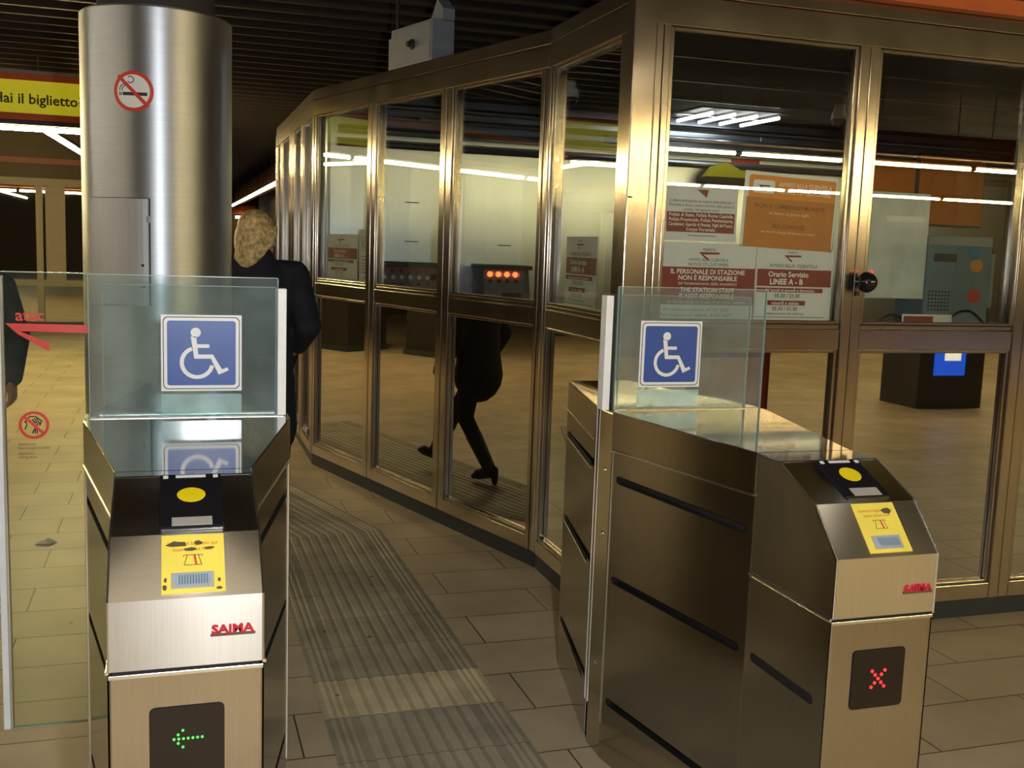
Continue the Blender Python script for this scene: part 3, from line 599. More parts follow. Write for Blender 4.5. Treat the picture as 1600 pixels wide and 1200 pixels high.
b = Bend(); b.disc(x1 - 0.022, z0 + 0.165, 0.006, -0.0135, 0, 14); b.add([(x1 - 0.04, -0.0135, z0 + 0.078), (x1 - 0.012, -0.0135, z0 + 0.074), (x1 - 0.012, -0.0135, z0 + 0.081)], [(0, 1, 2)], 0); b.build('keyhole', GAP, pn)
b = Bend(); b.box(x1 - 0.006, x1 + 0.006, -0.020, -0.010, 1.700, 1.725); b.build('catch', EDGE, pn)

# ------------------------------------------------------------------ glazed booth
booth = empty('ticket_booth', (1.76, 3.85, 0)); tag(booth, 'steel framed glazed station booth with dark lower panes, right of the passage', 'booth')
def wmat(px, py, ax): # local x along the wall to the right as seen from outside, local y inwards
    dx, dy = ax; return Matrix(((dx, -dy, 0, px - 1.76), (dy, dx, 0, py - 3.85), (0, 0, 1, 0), (0, 0, 0, 1)))
def wall(M, posts, length, top=2.53, head=2.715, skip_low=False, plinth=True, panes=True):
    for p0, p1 in posts:
        b = MB(M); m_ = (p0 + p1) / 2
        b.box(p0, m_ - 0.0015, 0, 0.075, 0.09, top + 0.005); b.box(m_ + 0.0015, p1, 0.004, 0.075, 0.09, top + 0.005); b.build('post', FRAME, booth, bevel=0.004)
        b = MB(M); b.box(m_ - 0.0016, m_ + 0.0016, 0.010, 0.07, 0.09, top); b.build('post_groove', GAP, booth)
    b = MB(M); b.box(0, length, 0.0, 0.08, top, head - 0.075); b.box(0, length, 0.006, 0.08, head - 0.072, head); b.build('header', FRAME, booth, bevel=0.004)
    if plinth: b = MB(M); b.box(0.0, length, 0.022, 0.09, 0.0, 0.09); b.build('plinth', PLINTH, booth)
    for (a0, a1), (c0, c1) in zip(posts[:-1], posts[1:]):
        x0, x1 = a1, c0
        b = MB(M); b.box(x0, x1, 0.006, 0.07, 1.262, 1.352); b.box(x0, x1, 0.012, 0.06, 1.352, 1.372); b.build('transom', FRAME, booth, bevel=0.004)
        b = MB(M); b.box(x0, x1, 0.002, 0.07, 0.09, 0.165); b.build('sill', FRAME, booth, bevel=0.004)
        for nm, z0, z1, mt in (('upper_pane', 1.372, top, BOOTHGL), ('lower_pane', 0.165, 1.262, LOWGL)):
            b = MB(M); b.box(x0 + 0.004, x1 - 0.004, 0.034, 0.042, z0, z1); pn = b.build(nm, mt, booth)
            b = MB(M); f = 0.018
            b.box(x0, x0 + f, 0.012, 0.034, z0, z1); b.box(x1 - f, x1, 0.012, 0.034, z0, z1); b.box(x0 + f, x1 - f, 0.012, 0.034, z0, z0 + f * .8); b.box(x0 + f, x1 - f, 0.012, 0.034, z1 - f * .8, z1)
            b.build('glazing_bead', FRAME, pn, bevel=0.003)
AL = radians(16.4); dl = Vector((-sin(AL), cos(AL)))
Apt = Vector((1.76, 5.0)) + dl * 2.86
ML = wmat(Apt.x, Apt.y, (sin(AL), -cos(AL)))
wall(ML, [(0.0, 0.06), (0.88, 0.995), (1.815, 1.94), (2.80, 2.86)], 2.86)
MMid = wmat(1.76, 5.0, (0, -1))
wall(MMid, [(0.0, 0.06), (0.88, 1.09)], 1.12, head=2.72)
MR = wmat(1.76, 3.85, (1, 0))
wall(MR, [(0.032, 0.098), (0.965, 1.065), (1.885, 2.000), (2.82, 2.93), (3.75, 3.86), (4.6, 4.7), (5.2, 5.3)], 5.3, head=2.722)
MF = wmat(Apt.x, 10.6, (0, -1)); LF = 10.6 - Apt.y
wall(MF, [(0.0, 0.09), (0.46, 0.60), (1.26, 1.62), (2.12, 2.24), (LF - 0.03, LF)], LF)
b = MB(wmat(1.693, 3.852, (1, 0))); b.box(0.0, 0.096, -0.012, 0.056, 0.0, 2.78); b.build('corner_post', FRAME, booth, bevel=0.004)
b = MB(MR); b.box(-0.062, -0.044, -0.0115, -0.0095, 1.86, 1.866); b.build('post_screw', GAP, booth)
# black domed alarm knob on the post
b = MB(MR); b.lathe([(0.020, -0.01), (0.020, 0.02), (0.030, 0.025), (0.044, 0.045), (0.044, 0.06), (0.032, 0.082), (0.012, 0.092)], (1.040, 0.0, 1.556), 24, 0, 'y'); kn = b.build('black_dome', BLACKP, booth, smooth=True)
b = MB(MR); b.lathe([(0.006, 0.0), (0.006, 0.012)], (1.058, -0.045, 1.600), 10, 0, 'y'); b.build('red_lamp', LEDR, kn)
b = MB(MR); b.box(1.022, 1.040, -0.010, 0.0, 1.495, 1.515); b.build('lock', BLACKM, booth)
# steel rear wall with piped top
b = MB(); b.box(-0.70, 5.2, 3.72, 3.78, 0.0, 2.70); 
for z_, r_ in ((2.615, 0.022), (2.535, 0.020), (2.44, 0.03), (2.35, 0.03)): b.tube([(-0.66, 3.70, z_), (5.2, 3.70, z_)], r_, 12)
for x_ in (0.28, 1.02, 1.86, 2.72, 3.6): b.box(x_, x_ + 0.006, 3.717, 3.722, 0.1, 2.62)
b.build('rear_wall', WALLST, booth)
b = MB()
for xx, zz in ((-0.16, 1.945), (-0.16, 1.665), (0.55, 1.66)): b.box(xx, xx + 0.10, 3.714, 3.722, zz, zz + 0.007)
b.build('wall_vent', GAP, booth)
b = MB(); b.box(-0.70, 0.06, 3.9, 6.7, 0.0, 2.7); b.build('far_room', WALLST, booth)
# roof and lined ceiling
poly = [(Apt.x - 1.76 + 0.06, Apt.y - 3.85 - 0.1), (0.08, 1.16), (0.08, 0.1), (5.2, 0.1), (5.2, 3.72), (-0.6, 3.72)]
b = MB(); b.prism(poly, 2.69, 2.71); b.build('booth_ceiling', CEIL, booth)
b = MB()
for i, yy in enumerate((0.55, 1.25, 1.95, 2.65, 3.3)):
    xl_ = 0.1 if yy < 1.1 else 0.08 - (yy - 1.15) * 0.294 + 0.06
    b.box(xl_, 5.18, yy, yy + 0.025, 2.665, 2.69)
b.build('ceiling_strip', FRAME, booth)
b = MB(); b.box(5.2, 5.3, 0.05, 3.8, 0, 2.7); b.build('end_wall', DARKWALL, booth)

# fascia over the right wall of the booth
fs = empty('booth_fascia', (2.5, 3.79, 2.708)); tag(fs, 'orange edged dark fascia with a yellow panel above the right booth wall', 'fascia')
b = MB(); b.box(-0.45, 5.0, 0.0, 0.055, 0.0, 0.062); b.box(-0.45, 0.62, 0.0, 0.055, 0.062, 0.40); b.build('orange_edge', ORANGE, fs)
b = MB(); b.box(0.62, 1.12, 0.01, 0.055, 0.062, 0.40); b.build('black_panel', BLACKM, fs)
b = MB(); b.box(1.12, 5.0, 0.01, 0.055, 0.075, 0.40); b.build('yellow_panel', FYEL, fs)

# grey electrical box on top of the left wall
def onL(s, d, z): p = Vector((1.76, 5.0)) + dl * s + Vector((cos(AL), sin(AL))) * d; return Vector((p.x, p.y, z))
p = onL(1.44, 0.07, 2.715)
eb = empty('electrical_box', p, AL - pi / 2 + radians(0)); eb.rotation_euler = (0, 0, atan2(-cos(AL), sin(AL))); tag(eb, 'grey metal electrical box with a round knob on top of the booth', 'electrical box')
b = MB(); b.box(-0.255, 0.255, -0.06, 0.09, 0.0, 0.235); b.build('case', GREYBOX, eb, bevel=0.004)
b = MB(); b.box(-0.235, 0.235, -0.065, -0.058, 0.015, 0.222); dr = b.build('door', GREYBOX, eb, bevel=0.003)
b = MB(); b.lathe([(0.030, 0.0), (0.030, 0.012), (0.018, 0.018), (0.016, 0.04)], (0.03, -0.064, 0.115), 18, 0, 'y'); b.build('knob', BLACKM, dr)
b = MB(); b.box(-0.345, -0.285, -0.03, 0.05, 0.0, 0.20); b.build('side_trunking', GREYBOX, eb, bevel=0.003)
b = MB(); b.add([(0.12, 0.0, 0.235), (0.27, 0.0, 0.235), (0.27, 0.0, 0.30), (0.20, 0.0, 0.36), (0.12, 0.08, 0.235), (0.27, 0.08, 0.235), (0.27, 0.08, 0.30), (0.20, 0.08, 0.36)], [(0, 1, 2, 3), (7, 6, 5, 4), (0, 4, 5, 1), (1, 5, 6, 2), (2, 6, 7, 3), (3, 7, 4, 0)]); b.build('bracket', GREYBOX, eb)
b = MB(); b.tube([(-0.32, 0.02, 0.20), (-0.33, 0.02, 0.5), (-0.28, 0.02, 0.88)], 0.010, 8); b.build('conduit', BLACKM, eb)

# ------------------------------------------------------------------ notices on the glass
def notice(name, label, M, w_, h_, draw, mats, tilt=0.0, group=None):
    o = empty(name) if False else None
    b = MB(); b.box(0, w_, 0, 0.0012, 0, h_, 0); draw(b, w_, h_)
    ob = b.build(name, mats); ob.matrix_world = M @ Matrix.Rotation(tilt, 4, 'Y')
    tag(ob, label, 'notice', group); return ob
def atw(M, x, z): return Matrix.Translation((1.76, 3.85, 0)) @ M @ Matrix.Translation((x, 0.0445, z))
PM = [PAPER, REDPRINT, INK, INKG, WHITE]
def arrow(b, cx, cz, s, mi, y=-0.0008):
    b.add([(cx - s, y, cz), (cx + s * 1.0, y, cz + s * .02), (cx + s * 1.0, y, cz - s * .16), (cx - s * .55, y, cz - s * .20)], [(0, 3, 2, 1)], mi)
    b.add([(cx - s, y, cz), (cx - s * .55, y, cz - s * .20), (cx - s * .02, y, cz - s * .55), (cx - s * .15, y, cz - s * .70)], [(0, 3, 2, 1)], mi)
def draw_police(b, w_, h_):
    y = -0.0008; b.add([(w_ * .42, y, h_ * .90), (w_ * .58, y, h_ * .90), (w_ * .56, y, h_ * .76), (w_ * .50, y, h_ * .82)], [(3, 2, 1, 0)], 1)
    for i, s in enumerate(['La libera circolazione sui mezzi è autorizzata per il', 'Personale in divisa, e previo riscontro della tessera di', 'servizio, del seguente corpo:']): b.text(s, w_ * .5, h_ * (.70 - .075 * i), h_ * .075, y, 2, maxw=w_ * (.9 if i < 2 else .5))
    b.rect(w_ * .02, h_ * .15, w_ * .97, h_ * .50, y, 1)
    for i, s in enumerate(['Polizia di Stato, Polizia Roma Capitale,', 'Polizia Provinciale, Polizia Penitenziaria,', 'Carabinieri, Guardia di Finanza, Vigili del Fuoco,', 'Corpo Forestale.']): b.text(s, w_ * .5, h_ * (.455 - .083 * i), h_ * .085, y - .0006, 4, maxw=w_ * .9, bold=.01)
    b.rect(w_ * .32, h_ * .085, w_ * .72, h_ * .10, y, 3)
def draw_staff(b, w_, h_):
    y = -0.0008; arrow(b, w_ * .50, h_ * .885, w_ * .11, 1); b.text('metro', w_ * .50, h_ * .925, h_ * .075, y, 2)
    b.text('AVVISO ALLA CLIENTELA', w_ * .50, h_ * .79, h_ * .055, y, 2, maxw=w_ * .42); b.text('NOTICE TO CUSTOMERS', w_ * .50, h_ * .73, h_ * .055, y, 2, maxw=w_ * .42)
    b.rect(0, h_ * .205, w_, h_ * .69, y, 1); y2 = y - .0006
    for s, z_, hh, mw in [('IL PERSONALE DI STAZIONE', .635, .085, .86), ('NON È RESPONSABILE', .555, .085, .70), ('del funzionamento delle emettitrici', .485, .06, .76), ('THE STATION STAFF', .40, .085, .64), ('IS NOT RESPONSIBLE', .32, .085, .68), ('for the operating conditions of the ticket machines', .245, .055, .88)]: b.text(s, w_ * .5, h_ * z_, h_ * hh, y2, 4, maxw=w_ * mw, bold=.02 if hh > .08 else 0)
    b.text('Per reclami o rimborsi  ATAC 0657', w_ * .05, h_ * .145, h_ * .065, y, 2, maxw=w_ * .88, align='L'); b.text('For complaints or refunds  ATAC 0657', w_ * .02, h_ * .075, h_ * .065, y, 2, maxw=w_ * .92, align='L')
    b.rect(w_ * .02, h_ * .012, w_ * .98, h_ * .020, y, 2)
def draw_hours(b, w_, h_):
    y = -0.0008; arrow(b, w_ * .46, h_ * .90, w_ * .11, 1); b.text('metro', w_ * .46, h_ * .945, h_ * .06, y, 2)
    b.text('AVVISO ALLA  CLIENTELA', w_ * .48, h_ * .76, h_ * .065, y, 2, maxw=w_ * .75)
    b.rect(w_ * .02, h_ * .48, w_ * .98, h_ * .71, y, 1); y2 = y - .0006
    b.text('Orario Servizio', w_ * .42, h_ * .645, h_ * .10, y2, 4, bold=.02, maxw=w_ * .55); b.text('LINEE A - B', w_ * .40, h_ * .545, h_ * .105, y2, 4, bold=.03, maxw=w_ * .5)
    b.rect(w_ * .02, h_ * .40, w_ * .88, h_ * .46, y, 1); b.text('dal lunedì al giovedì e domenica', w_ * .45, h_ * .43, h_ * .06, y2, 4, maxw=w_ * .80, bold=.01)
    b.text('05:30 / 23:30', w_ * .42, h_ * .355, h_ * .075, y, 2, bold=.01); b.rect(w_ * .14, h_ * .225, w_ * .66, h_ * .29, y, 1); b.text('venerdì e sabato', w_ * .40, h_ * .257, h_ * .065, y2, 4, maxw=w_ * .48, bold=.01)
    b.text('05:30 / 01:30', w_ * .40, h_ * .18, h_ * .075, y, 2, bold=.01); b.text('(ultima partenza dai capilinea)', w_ * .40, h_ * .115, h_ * .05, y, 2, maxw=w_ * .52)
    b.rect(w_ * .02, h_ * .06, w_ * .92, h_ * .067, y, 2)
def draw_orange(b, w_, h_):
    y = -0.0008; b.rrect(w_ * .045, 0, w_ * .985, h_ * .955, 0.012, y, 1); b.rect(w_ * .03, 0, w_ * .985, h_ * .66, y - .0002, 2)
    b.rrect(w_ * .09, h_ * .72, w_ * .32, h_ * .89, 0.010, y - .0006, 0); arrow(b, w_ * .205, h_ * .825, w_ * .06, 4, y - .0010)
    b.text('AVVISO ALLA CLIENTELA', w_ * .36, h_ * .855, h_ * .085, y - .0006, 3, maxw=w_ * .58, align='L', bold=.015); b.text('NOTICE TO CUSTOMERS', w_ * .36, h_ * .765, h_ * .085, y - .0006, 3, maxw=w_ * .57, align='L', bold=.015)
    b.text('NON SI CAMBIANO MONETE', w_ * .5, h_ * .56, h_ * .085, y - .0008, 5, maxw=w_ * .76, bold=.01); b.text('né denaro di grosso taglio', w_ * .5, h_ * .47, h_ * .06, y - .0008, 6, maxw=w_ * .5)
    b.text('NO CHANGE', w_ * .5, h_ * .30, h_ * .085, y - .0008, 5, maxw=w_ * .36, bold=.02); b.text('we do not change banknotes or coins', w_ * .5, h_ * .22, h_ * .055, y - .0008, 6, maxw=w_ * .62)
notice('paper_notice', 'white notice with a dark red police list, upper left on the right booth pane', atw(MR, 0.130, 1.703), 0.325, 0.230, draw_police, PM)
notice('paper_notice', 'orange notice to customers with white heading, behind the right booth pane', atw(MR, 0.475, 1.690), 0.445, 0.310, draw_orange, [WHITE, NOTORANGE, NOTYEL, WHITE, INK, BROWNOR, mat('print_pale_orange', (0.85, 0.6, 0.4), 0.5)], tilt=0.03)
notice('paper_notice', 'large white and dark red notice about station staff, low on the booth pane', atw(MR, 0.120, 1.377), 0.435, 0.318, draw_staff, PM)
notice('paper_notice', 'white service hours notice below the orange notice on the right booth pane', atw(MR, 0.560, 1.377), 0.375, 0.312, draw_hours, PM)
b_ = notice('paper_notice', 'blank grey sheet seen from its back, right of the black dome on the post', atw(MR, 1.083, 1.487), 0.325, 0.458, lambda b, w_, h_: b.rect(w_ * .3, h_ * .72, w_ * .95, h_ * .78, -0.0006, 1), [mat('paper_back_grey', (0.40, 0.46, 0.47), 0.35, var=0.15, vscale=8, bump=0.3, bscale=12), mat('tape_sheen', (0.50, 0.56, 0.57), 0.15)])
notice('paper_notice', 'service hours notice on the narrow pane beside the corner post', atw(MMid, 0.222, 1.377), 0.395, 0.335, draw_hours, PM)
notice('paper_notice', 'small service hours notice on the leftmost pane of the oblique wall', atw(ML, 0.180, 1.377), 0.490, 0.325, draw_hours, PM)
def draw_map(b, w_, h_):
    y = -0.0008
    for cx, cz in ((.3, .8), (.62, .8), (.3, .66), (.62, .66)): b.ring(w_ * cx, h_ * cz, w_ * .10, w_ * .13, y, 3, n=18)
    for i in range(6): b.rect(w_ * .15, h_ * (.48 - i * .06), w_ * .85, h_ * (.495 - i * .06), y, 3)
    arrow(b, w_ * .5, h_ * .10, w_ * .12, 2)
notice('paper_notice', 'narrow white leaflet with ring symbols, right of the small service hours notice', atw(ML, 0.695, 1.385), 0.180, 0.350, draw_map, PM)
def draw_strip(b, w_, h_): b.rect(w_ * .03, 0.004, w_ * .62, h_ * .8, -0.0008, 1)
o = notice('desk_card', 'white card with a dark red panel lying low inside the booth window', Matrix.Translation((3.10, 3.935, 1.374)), 0.27, 0.042, draw_strip, PM)

# ------------------------------------------------------------------ inside the booth
def console(x0, x1, label, lit):
    t = empty('control_console', ((x0 + x1) / 2, 7.05, 1.28)); tag(t, label, 'console', 'control consoles in the booth'); hw_ = (x1 - x0) / 2
    b = MB(); b.prism([(0.0, 0.0), (0.30, 0.0), (0.30, 0.24), (0.05, 0.225), (0.0, 0.06)], -hw_, hw_, 0, 'x'); b.build('housing', CONSOLE, t, bevel=0.003)
    b = MB(); b.box(-hw_ - 0.01, hw_ + 0.01, -0.01, 0.31, 0.215, 0.245); b.build('cap', CONSOLED, t)
    Mx = Matrix.Translation((0, 0.0, 0.06)) @ Matrix.Rotation(-atan2(0.05, 0.165), 4, 'X')
    if lit:
        for i in range(4):
            b = MB(Mx); b.lathe([(0.019, 0.0), (0.019, 0.010), (0.012, 0.018)], (-hw_ + 0.05 + i * 0.062, 0, 0.125), 12, 0, 'y'); b.build('indicator_lamp', LEDO, t)
            b = MB(Mx); b.lathe([(0.012, 0.0), (0.012, 0.012)], (-hw_ + 0.05 + i * 0.062, 0, 0.075), 12, 0, 'y'); b.build('push_button', CONSOLED, t)
        b = MB(); b.box(-0.04, 0.11, -0.006, 0.002, 0.005, 0.055); b.build('name_plate', CONSOLED, t)
    else:
        for i in range(6):
            for j in range(3):
                b = MB(Mx); r_ = 0.014 if j else 0.010; b.lathe([(r_, 0.0), (r_, 0.012)], (-hw_ + 0.05 + i * 0.060, 0, 0.04 + j * 0.045), 10, 0, 'y'); b.build('push_button', [REDP if (i + j) % 2 else CONSOLED, WHITE, REDP][j], t)
        b = MB(Mx); b.lathe([(0.022, 0.0), (0.022, 0.02)], (hw_ - 0.04, 0, 0.09), 14, 0, 'y'); b.build('rotary_switch', BLACKM, t)
    return t
console(1.31, 1.74, 'grey control console with three rows of red and white buttons inside the booth', False)
console(2.06, 2.40, 'grey control console with four lit orange lamps inside the booth', True)
for x0, x1 in ((1.28, 1.78), (2.03, 2.43)):
    t = empty('console_stand', ((x0 + x1) / 2, 7.2, 0)); tag(t, 'dark pedestal under the console with red buttons' if x0 < 1.5 else 'dark pedestal under the console with lit orange lamps', 'pedestal')
    b = MB(); b.box(-(x1 - x0) / 2, (x1 - x0) / 2, -0.16, 0.18, 1.24, 1.28); b.build('top', CONSOLED, t); b = MB(); b.box(-(x1 - x0) / 2 + 0.05, (x1 - x0) / 2 - 0.05, -0.12, 0.14, 0, 1.24); b.build('base', CONSOLED, t)
t = empty('desk', (4.4, 5.45, 0)); tag(t, 'dark grey desk inside the booth under the blue grey machine', 'desk')
b = MB(); b.box(-0.75, 0.9, -0.55, 0.45, 1.22, 1.255); b.build('desk_top', DESK, t, bevel=0.003)
for x_ in (-0.70, 0.85):
    b = MB(); b.box(x_ - 0.02, x_ + 0.02, -0.5, 0.4, 0, 1.22); b.build('side_panel', DESK, t)
t = empty('coin_machine', (4.63, 5.45, 1.255), radians(-8)); tag(t, 'blue grey metal machine with round stickers standing on the booth desk', 'machine')
b = MB(); b.box(-0.22, 0.22, -0.08, 0.25, 0.0, 0.56); b.build('case', MACH, t, bevel=0.006)
b = MB(); b.box(0.22, 0.30, 0.0, 0.22, 0.12, 0.46); b.build('side_unit', MACH, t, bevel=0.004)
b = MB(); b.box(-0.17, -0.02, -0.084, -0.078, 0.40, 0.45); b.build('display', CONSOLED, t)
b = MB()
for i in range(7):
    for j in range(6): b.box(-0.19 + i * 0.022, -0.178 + i * 0.022, -0.082, -0.078, 0.10 + j * 0.022, 0.112 + j * 0.022)
b.build('grille', CONSOLED, t)
for nm, cx, cz, r_, m_ in (('blue_sticker', 0.10, 0.46, 0.045, STBLUE), ('orange_sticker', 0.12, 0.385, 0.042, STORG), ('red_sticker', 0.12, 0.195, 0.045, STRED)):
    b = MB(); b.lathe([(r_, 0.0), (r_, 0.002)], (cx, -0.080, cz), 18, 0, 'y'); b.build(nm, m_, t)
for i, pts in enumerate([[(3.82, 5.05, 1.262), (3.95, 4.98, 1.32), (4.1, 5.0, 1.30), (4.25, 4.95, 1.262)], [(4.15, 4.96, 1.262), (4.3, 4.93, 1.38), (4.5, 4.95, 1.30), (4.75, 4.97, 1.262)], [(3.70, 4.99, 1.262), (3.85, 4.96, 1.35), (4.0, 4.95, 1.262), (4.06, 4.93, 1.262)]]):
    cv = bpy.data.curves.new('c', 'CURVE'); sp = cv.splines.new('BEZIER'); sp.bezier_points.add(3)
    for q, pp in zip(sp.bezier_points, pts): q.co = pp; q.handle_left_type = q.handle_right_type = 'AUTO'
    cv.dimensions = '3D'; cv.bevel_depth = 0.007; cv.bevel_resolution = 2
    tmp = bpy.data.objects.new('c', cv); C.objects.link(tmp); dg = bpy.context.evaluated_depsgraph_get(); me = bpy.data.meshes.new_from_object(tmp.evaluated_get(dg)); bpy.data.objects.remove(tmp)
    me.materials.clear(); me.materials.append(BLACKM); o = bpy.data.objects.new('cable', me); C.objects.link(o)
    tag(o, 'loose black cable lying across the booth desk near the machine', 'cable', 'cables on the booth desk')
t = empty('extinguisher_sign', (4.35, 7.555, 2.18)); tag(t, 'red fire extinguisher sign high on the steel rear wall of the booth', 'sign')
b = MB(); b.box(-0.12, 0.12, 0, 0.006, 0, 0.25); b.build('plate', REDP, t)
b = MB(); b.ring(-0.02, 0.14, 0.055, 0.063, -0.001, 0, 0.2, pi, 20); b.rrect(-0.05, 0.04, 0.0, 0.16, 0.02, -0.001, 0); b.line([(-0.06, 0.17), (0.03, 0.19)], 0.012, -0.001, 0); b.build('pictogram', WHITE, t)
t = empty('yellow_cover', (4.10, 7.40, 2.23)); tag(t, 'yellow hooded cover with a dark underside on the booth rear wall', 'cover')
b = MB(); b.prism([(-0.17, 0.02), (-0.10, 0.10), (0.0, 0.13), (0.17, 0.06), (0.17, 0.02)], 0.0, 0.10, 0, 'y'); b.build('hood', mat('hood_yellow', (0.55, 0.52, 0.01), 0.5), t); b = MB(); b.box(-0.17, 0.17, 0.01, 0.17, -0.05, 0.02); b.build('base', BLACKM, t)
for x_, y_, lab in ((2.36, 6.30, 'small white dome camera under the booth ceiling, seen through the narrow pane'), (4.32, 6.30, 'small white dome camera under the booth ceiling, left of the right post')):
    t = empty('dome_camera', (x_, y_, 2.69)); tag(t, lab, 'camera', 'dome cameras in the booth')
    b = MB(); b.lathe([(0.03, 0.0), (0.035, -0.02), (0.05, -0.06), (0.055, -0.10)], seg=20); b.build('housing', WHITE, t, smooth=True)
    b = MB(); b.lathe([(0.05, -0.10), (0.048, -0.125), (0.03, -0.15), (0.005, -0.158)], seg=20); b.build('dome', BLACKP, t, smooth=True)
t = empty('louvre_light', (3.93, 7.25, 2.60)); tag(t, 'ceiling light with four slanting bright tubes inside the booth', 'light')
b = MB(); b.box(-0.36, 0.36, -0.40, 0.20, 0.08, 0.09); b.build('tray', HOUSE, t)
for i in range(4):
    b = MB(); b.tube([(-0.27 + i * 0.18, -0.38, 0.05), (-0.27 + i * 0.18, 0.16, 0.05)], 0.013, 10); b.build('tube', TUBEC, t)

# ------------------------------------------------------------------ hall beyond: fascias, tubes, far booth
def tube_light(p0, p1, label, group, r=0.020, hang=False, tube_mat=None):
    p0 = Vector(p0); p1 = Vector(p1); t = empty('tube_light', (p0 + p1) / 2); tag(t, label, 'light', group); h = (p1 - p0) / 2; d = h.normalized()
    b = MB(); b.tube([-h + d * 0.02, h - d * 0.02], r, 10); b.build('tube', tube_mat or TUBE, t, smooth=True)
    b = MB(); s = Vector((-d.y, d.x, 0)) * 0.03; z0, z1 = r + 0.012, r + 0.05
    vs = [(-h - s), (h - s), (h + s), (-h + s)]; vs = [(v.x, v.y, z0) for v in vs] + [(v.x, v.y, z1) for v in vs]
    b.add(vs, [(3, 2, 1, 0), (4, 5, 6, 7), (0, 1, 5, 4), (1, 2, 6, 5), (2, 3, 7, 6), (3, 0, 4, 7)]); 
    for e in (-1, 1): b.box(e * (h.x) - 0.02, e * (h.x) + 0.02, e * h.y - 0.02, e * h.y + 0.02, -0.015, z0)
    b.build('housing', HOUSE, t)
    if hang:
        for e in (-0.7, 0.7):
            b = MB(); q = h * e; b.tube([(q.x, q.y, z1), (q.x, q.y, 3.6 - t.location.z)], 0.008, 6); b.build('hanger', HOUSE, t)
    return t
for i in range(2): tube_light((-0.62 + i * 2.0, 1.30, 2.72), (0.62 + i * 2.0, 1.30, 2.72), 'added fluorescent tube out of view over the turnstiles, brightening their sloped faces', 'added tubes over the gates', hang=True, tube_mat=TUBEG)  # tubes added above the view to brighten the sloped turnstile faces
for i in range(5): tube_light((-4.6, -0.8 + i * 1.55, 2.72), (-4.6, 0.7 + i * 1.55, 2.72), 'added unseen fluorescent tube in the left hall, lighting the steel column', 'added tubes left of the column', hang=True, tube_mat=TUBEL)  # row added out of view to lift the column's left side and the floor
f1 = empty('ticket_fascia', (-3.2, 10.6, 2.64)); tag(f1, 'yellow overhead fascia reading Hai il biglietto, edged in orange, at far left', 'fascia')
b = MB(); b.box(0.9, 3.0, 0, 0.3, 0.06, 0.35); b.build('yellow_panel', FYEL, f1)
b = MB(); b.box(-4.5, 0.9, 0, 0.3, 0.06, 0.35); b.build('dark_panel', BLACKM, f1)
b = MB(); b.box(-4.5, 3.0, -0.01, 0.31, 0.0, 0.06); b.box(-4.5, 3.0, -0.01, 0.31, 0.35, 0.41); b.build('orange_edge', ORANGE, f1)
b = MB(); b.box(-4.5, 3.0, -0.02, 0.3, 0.41, 0.435); b.build('grey_rail', GREYBOX, f1)
b = MB(); b.text('Hai il biglietto?', 2.42, 0.190, 0.126, -0.004, 0, align='R', bold=0.02); b.build('lettering', OLIVE, f1)
for sx_ in (-4.3, 2.8):
    b = MB(); b.tube([(sx_, 0.15, 0.43), (sx_, 0.15, 0.96)], 0.02, 8); b.build('hanger', HOUSE, f1)
for i in range(4): tube_light((-0.4 - i * 1.52, 10.62, 2.565), (-0.4 - i * 1.52 - 1.48, 10.62, 2.565), 'bright fluorescent tube under the yellow fascia at far left', 'tubes under the yellow fascia')
for i in range(3): tube_light((-1.33 + i * 0.06, 12.0 + i * 1.55, 2.72), (-1.27 + i * 0.06, 13.5 + i * 1.55, 2.72), 'bright fluorescent tube slanting away below the yellow fascia', 'tubes beyond the yellow fascia', hang=True)
for i in range(2): tube_light((-3.9, 12.2 + i * 1.55, 2.72), (-3.9, 13.7 + i * 1.55, 2.72), 'fluorescent tube deeper in the left hall, mirrored in the booth glass', 'tubes deep in the left hall', hang=True)
FARF = mat('far_frame_bronze', (0.28, 0.235, 0.14), 0.45)
fb = empty('far_booth', (-3.4, 18.8, 0)); tag(fb, 'distant glazed booth with pale frame beyond the hall at far left', 'booth')
b = MB(); b.box(-5.0, 2.6, 0.0, 0.10, 2.38, 2.50); b.build('top_rail', FARF, fb); b = MB(); b.box(-5.0, 2.6, 0.0, 0.10, 0.76, 0.86); b.build('transom', FARF, fb); b = MB(); b.box(-5.0, 2.6, 0.0, 0.1, 0.0, 0.17); b.build('plinth', PLINTH, fb)
b = MB(); b.box(-5.0, 2.6, -0.02, 0.3, 2.5, 3.5); b.build('fascia_board', DARKWALL, fb); b = MB(); b.box(-5.0, 2.6, -0.03, 0.0, 2.73, 2.82); b.build('orange_stripe', BROWNOR, fb)
for x_ in (-5.0, -3.2, -0.9, 1.28, 2.5):
    b = MB(); b.box(x_, x_ + 0.10, -0.01, 0.11, 0.17, 2.40); b.build('post', FARF, fb)
b = MB(); b.box(1.42, 1.72, 0.02, 0.09, 0.86, 2.38); b.build('pale_panel', FARF, fb)
for x0, x1 in ((-4.9, -3.2), (-3.1, -0.9), (-0.8, 1.28), (1.38, 2.5)):
    b = MB(); b.box(x0, x1, 0.04, 0.05, 0.86, 2.38); b.build('upper_pane', LOWGL, fb); b = MB(); b.box(x0, x1, 0.04, 0.05, 0.17, 0.76); b.build('lower_pane', LOWGL, fb)
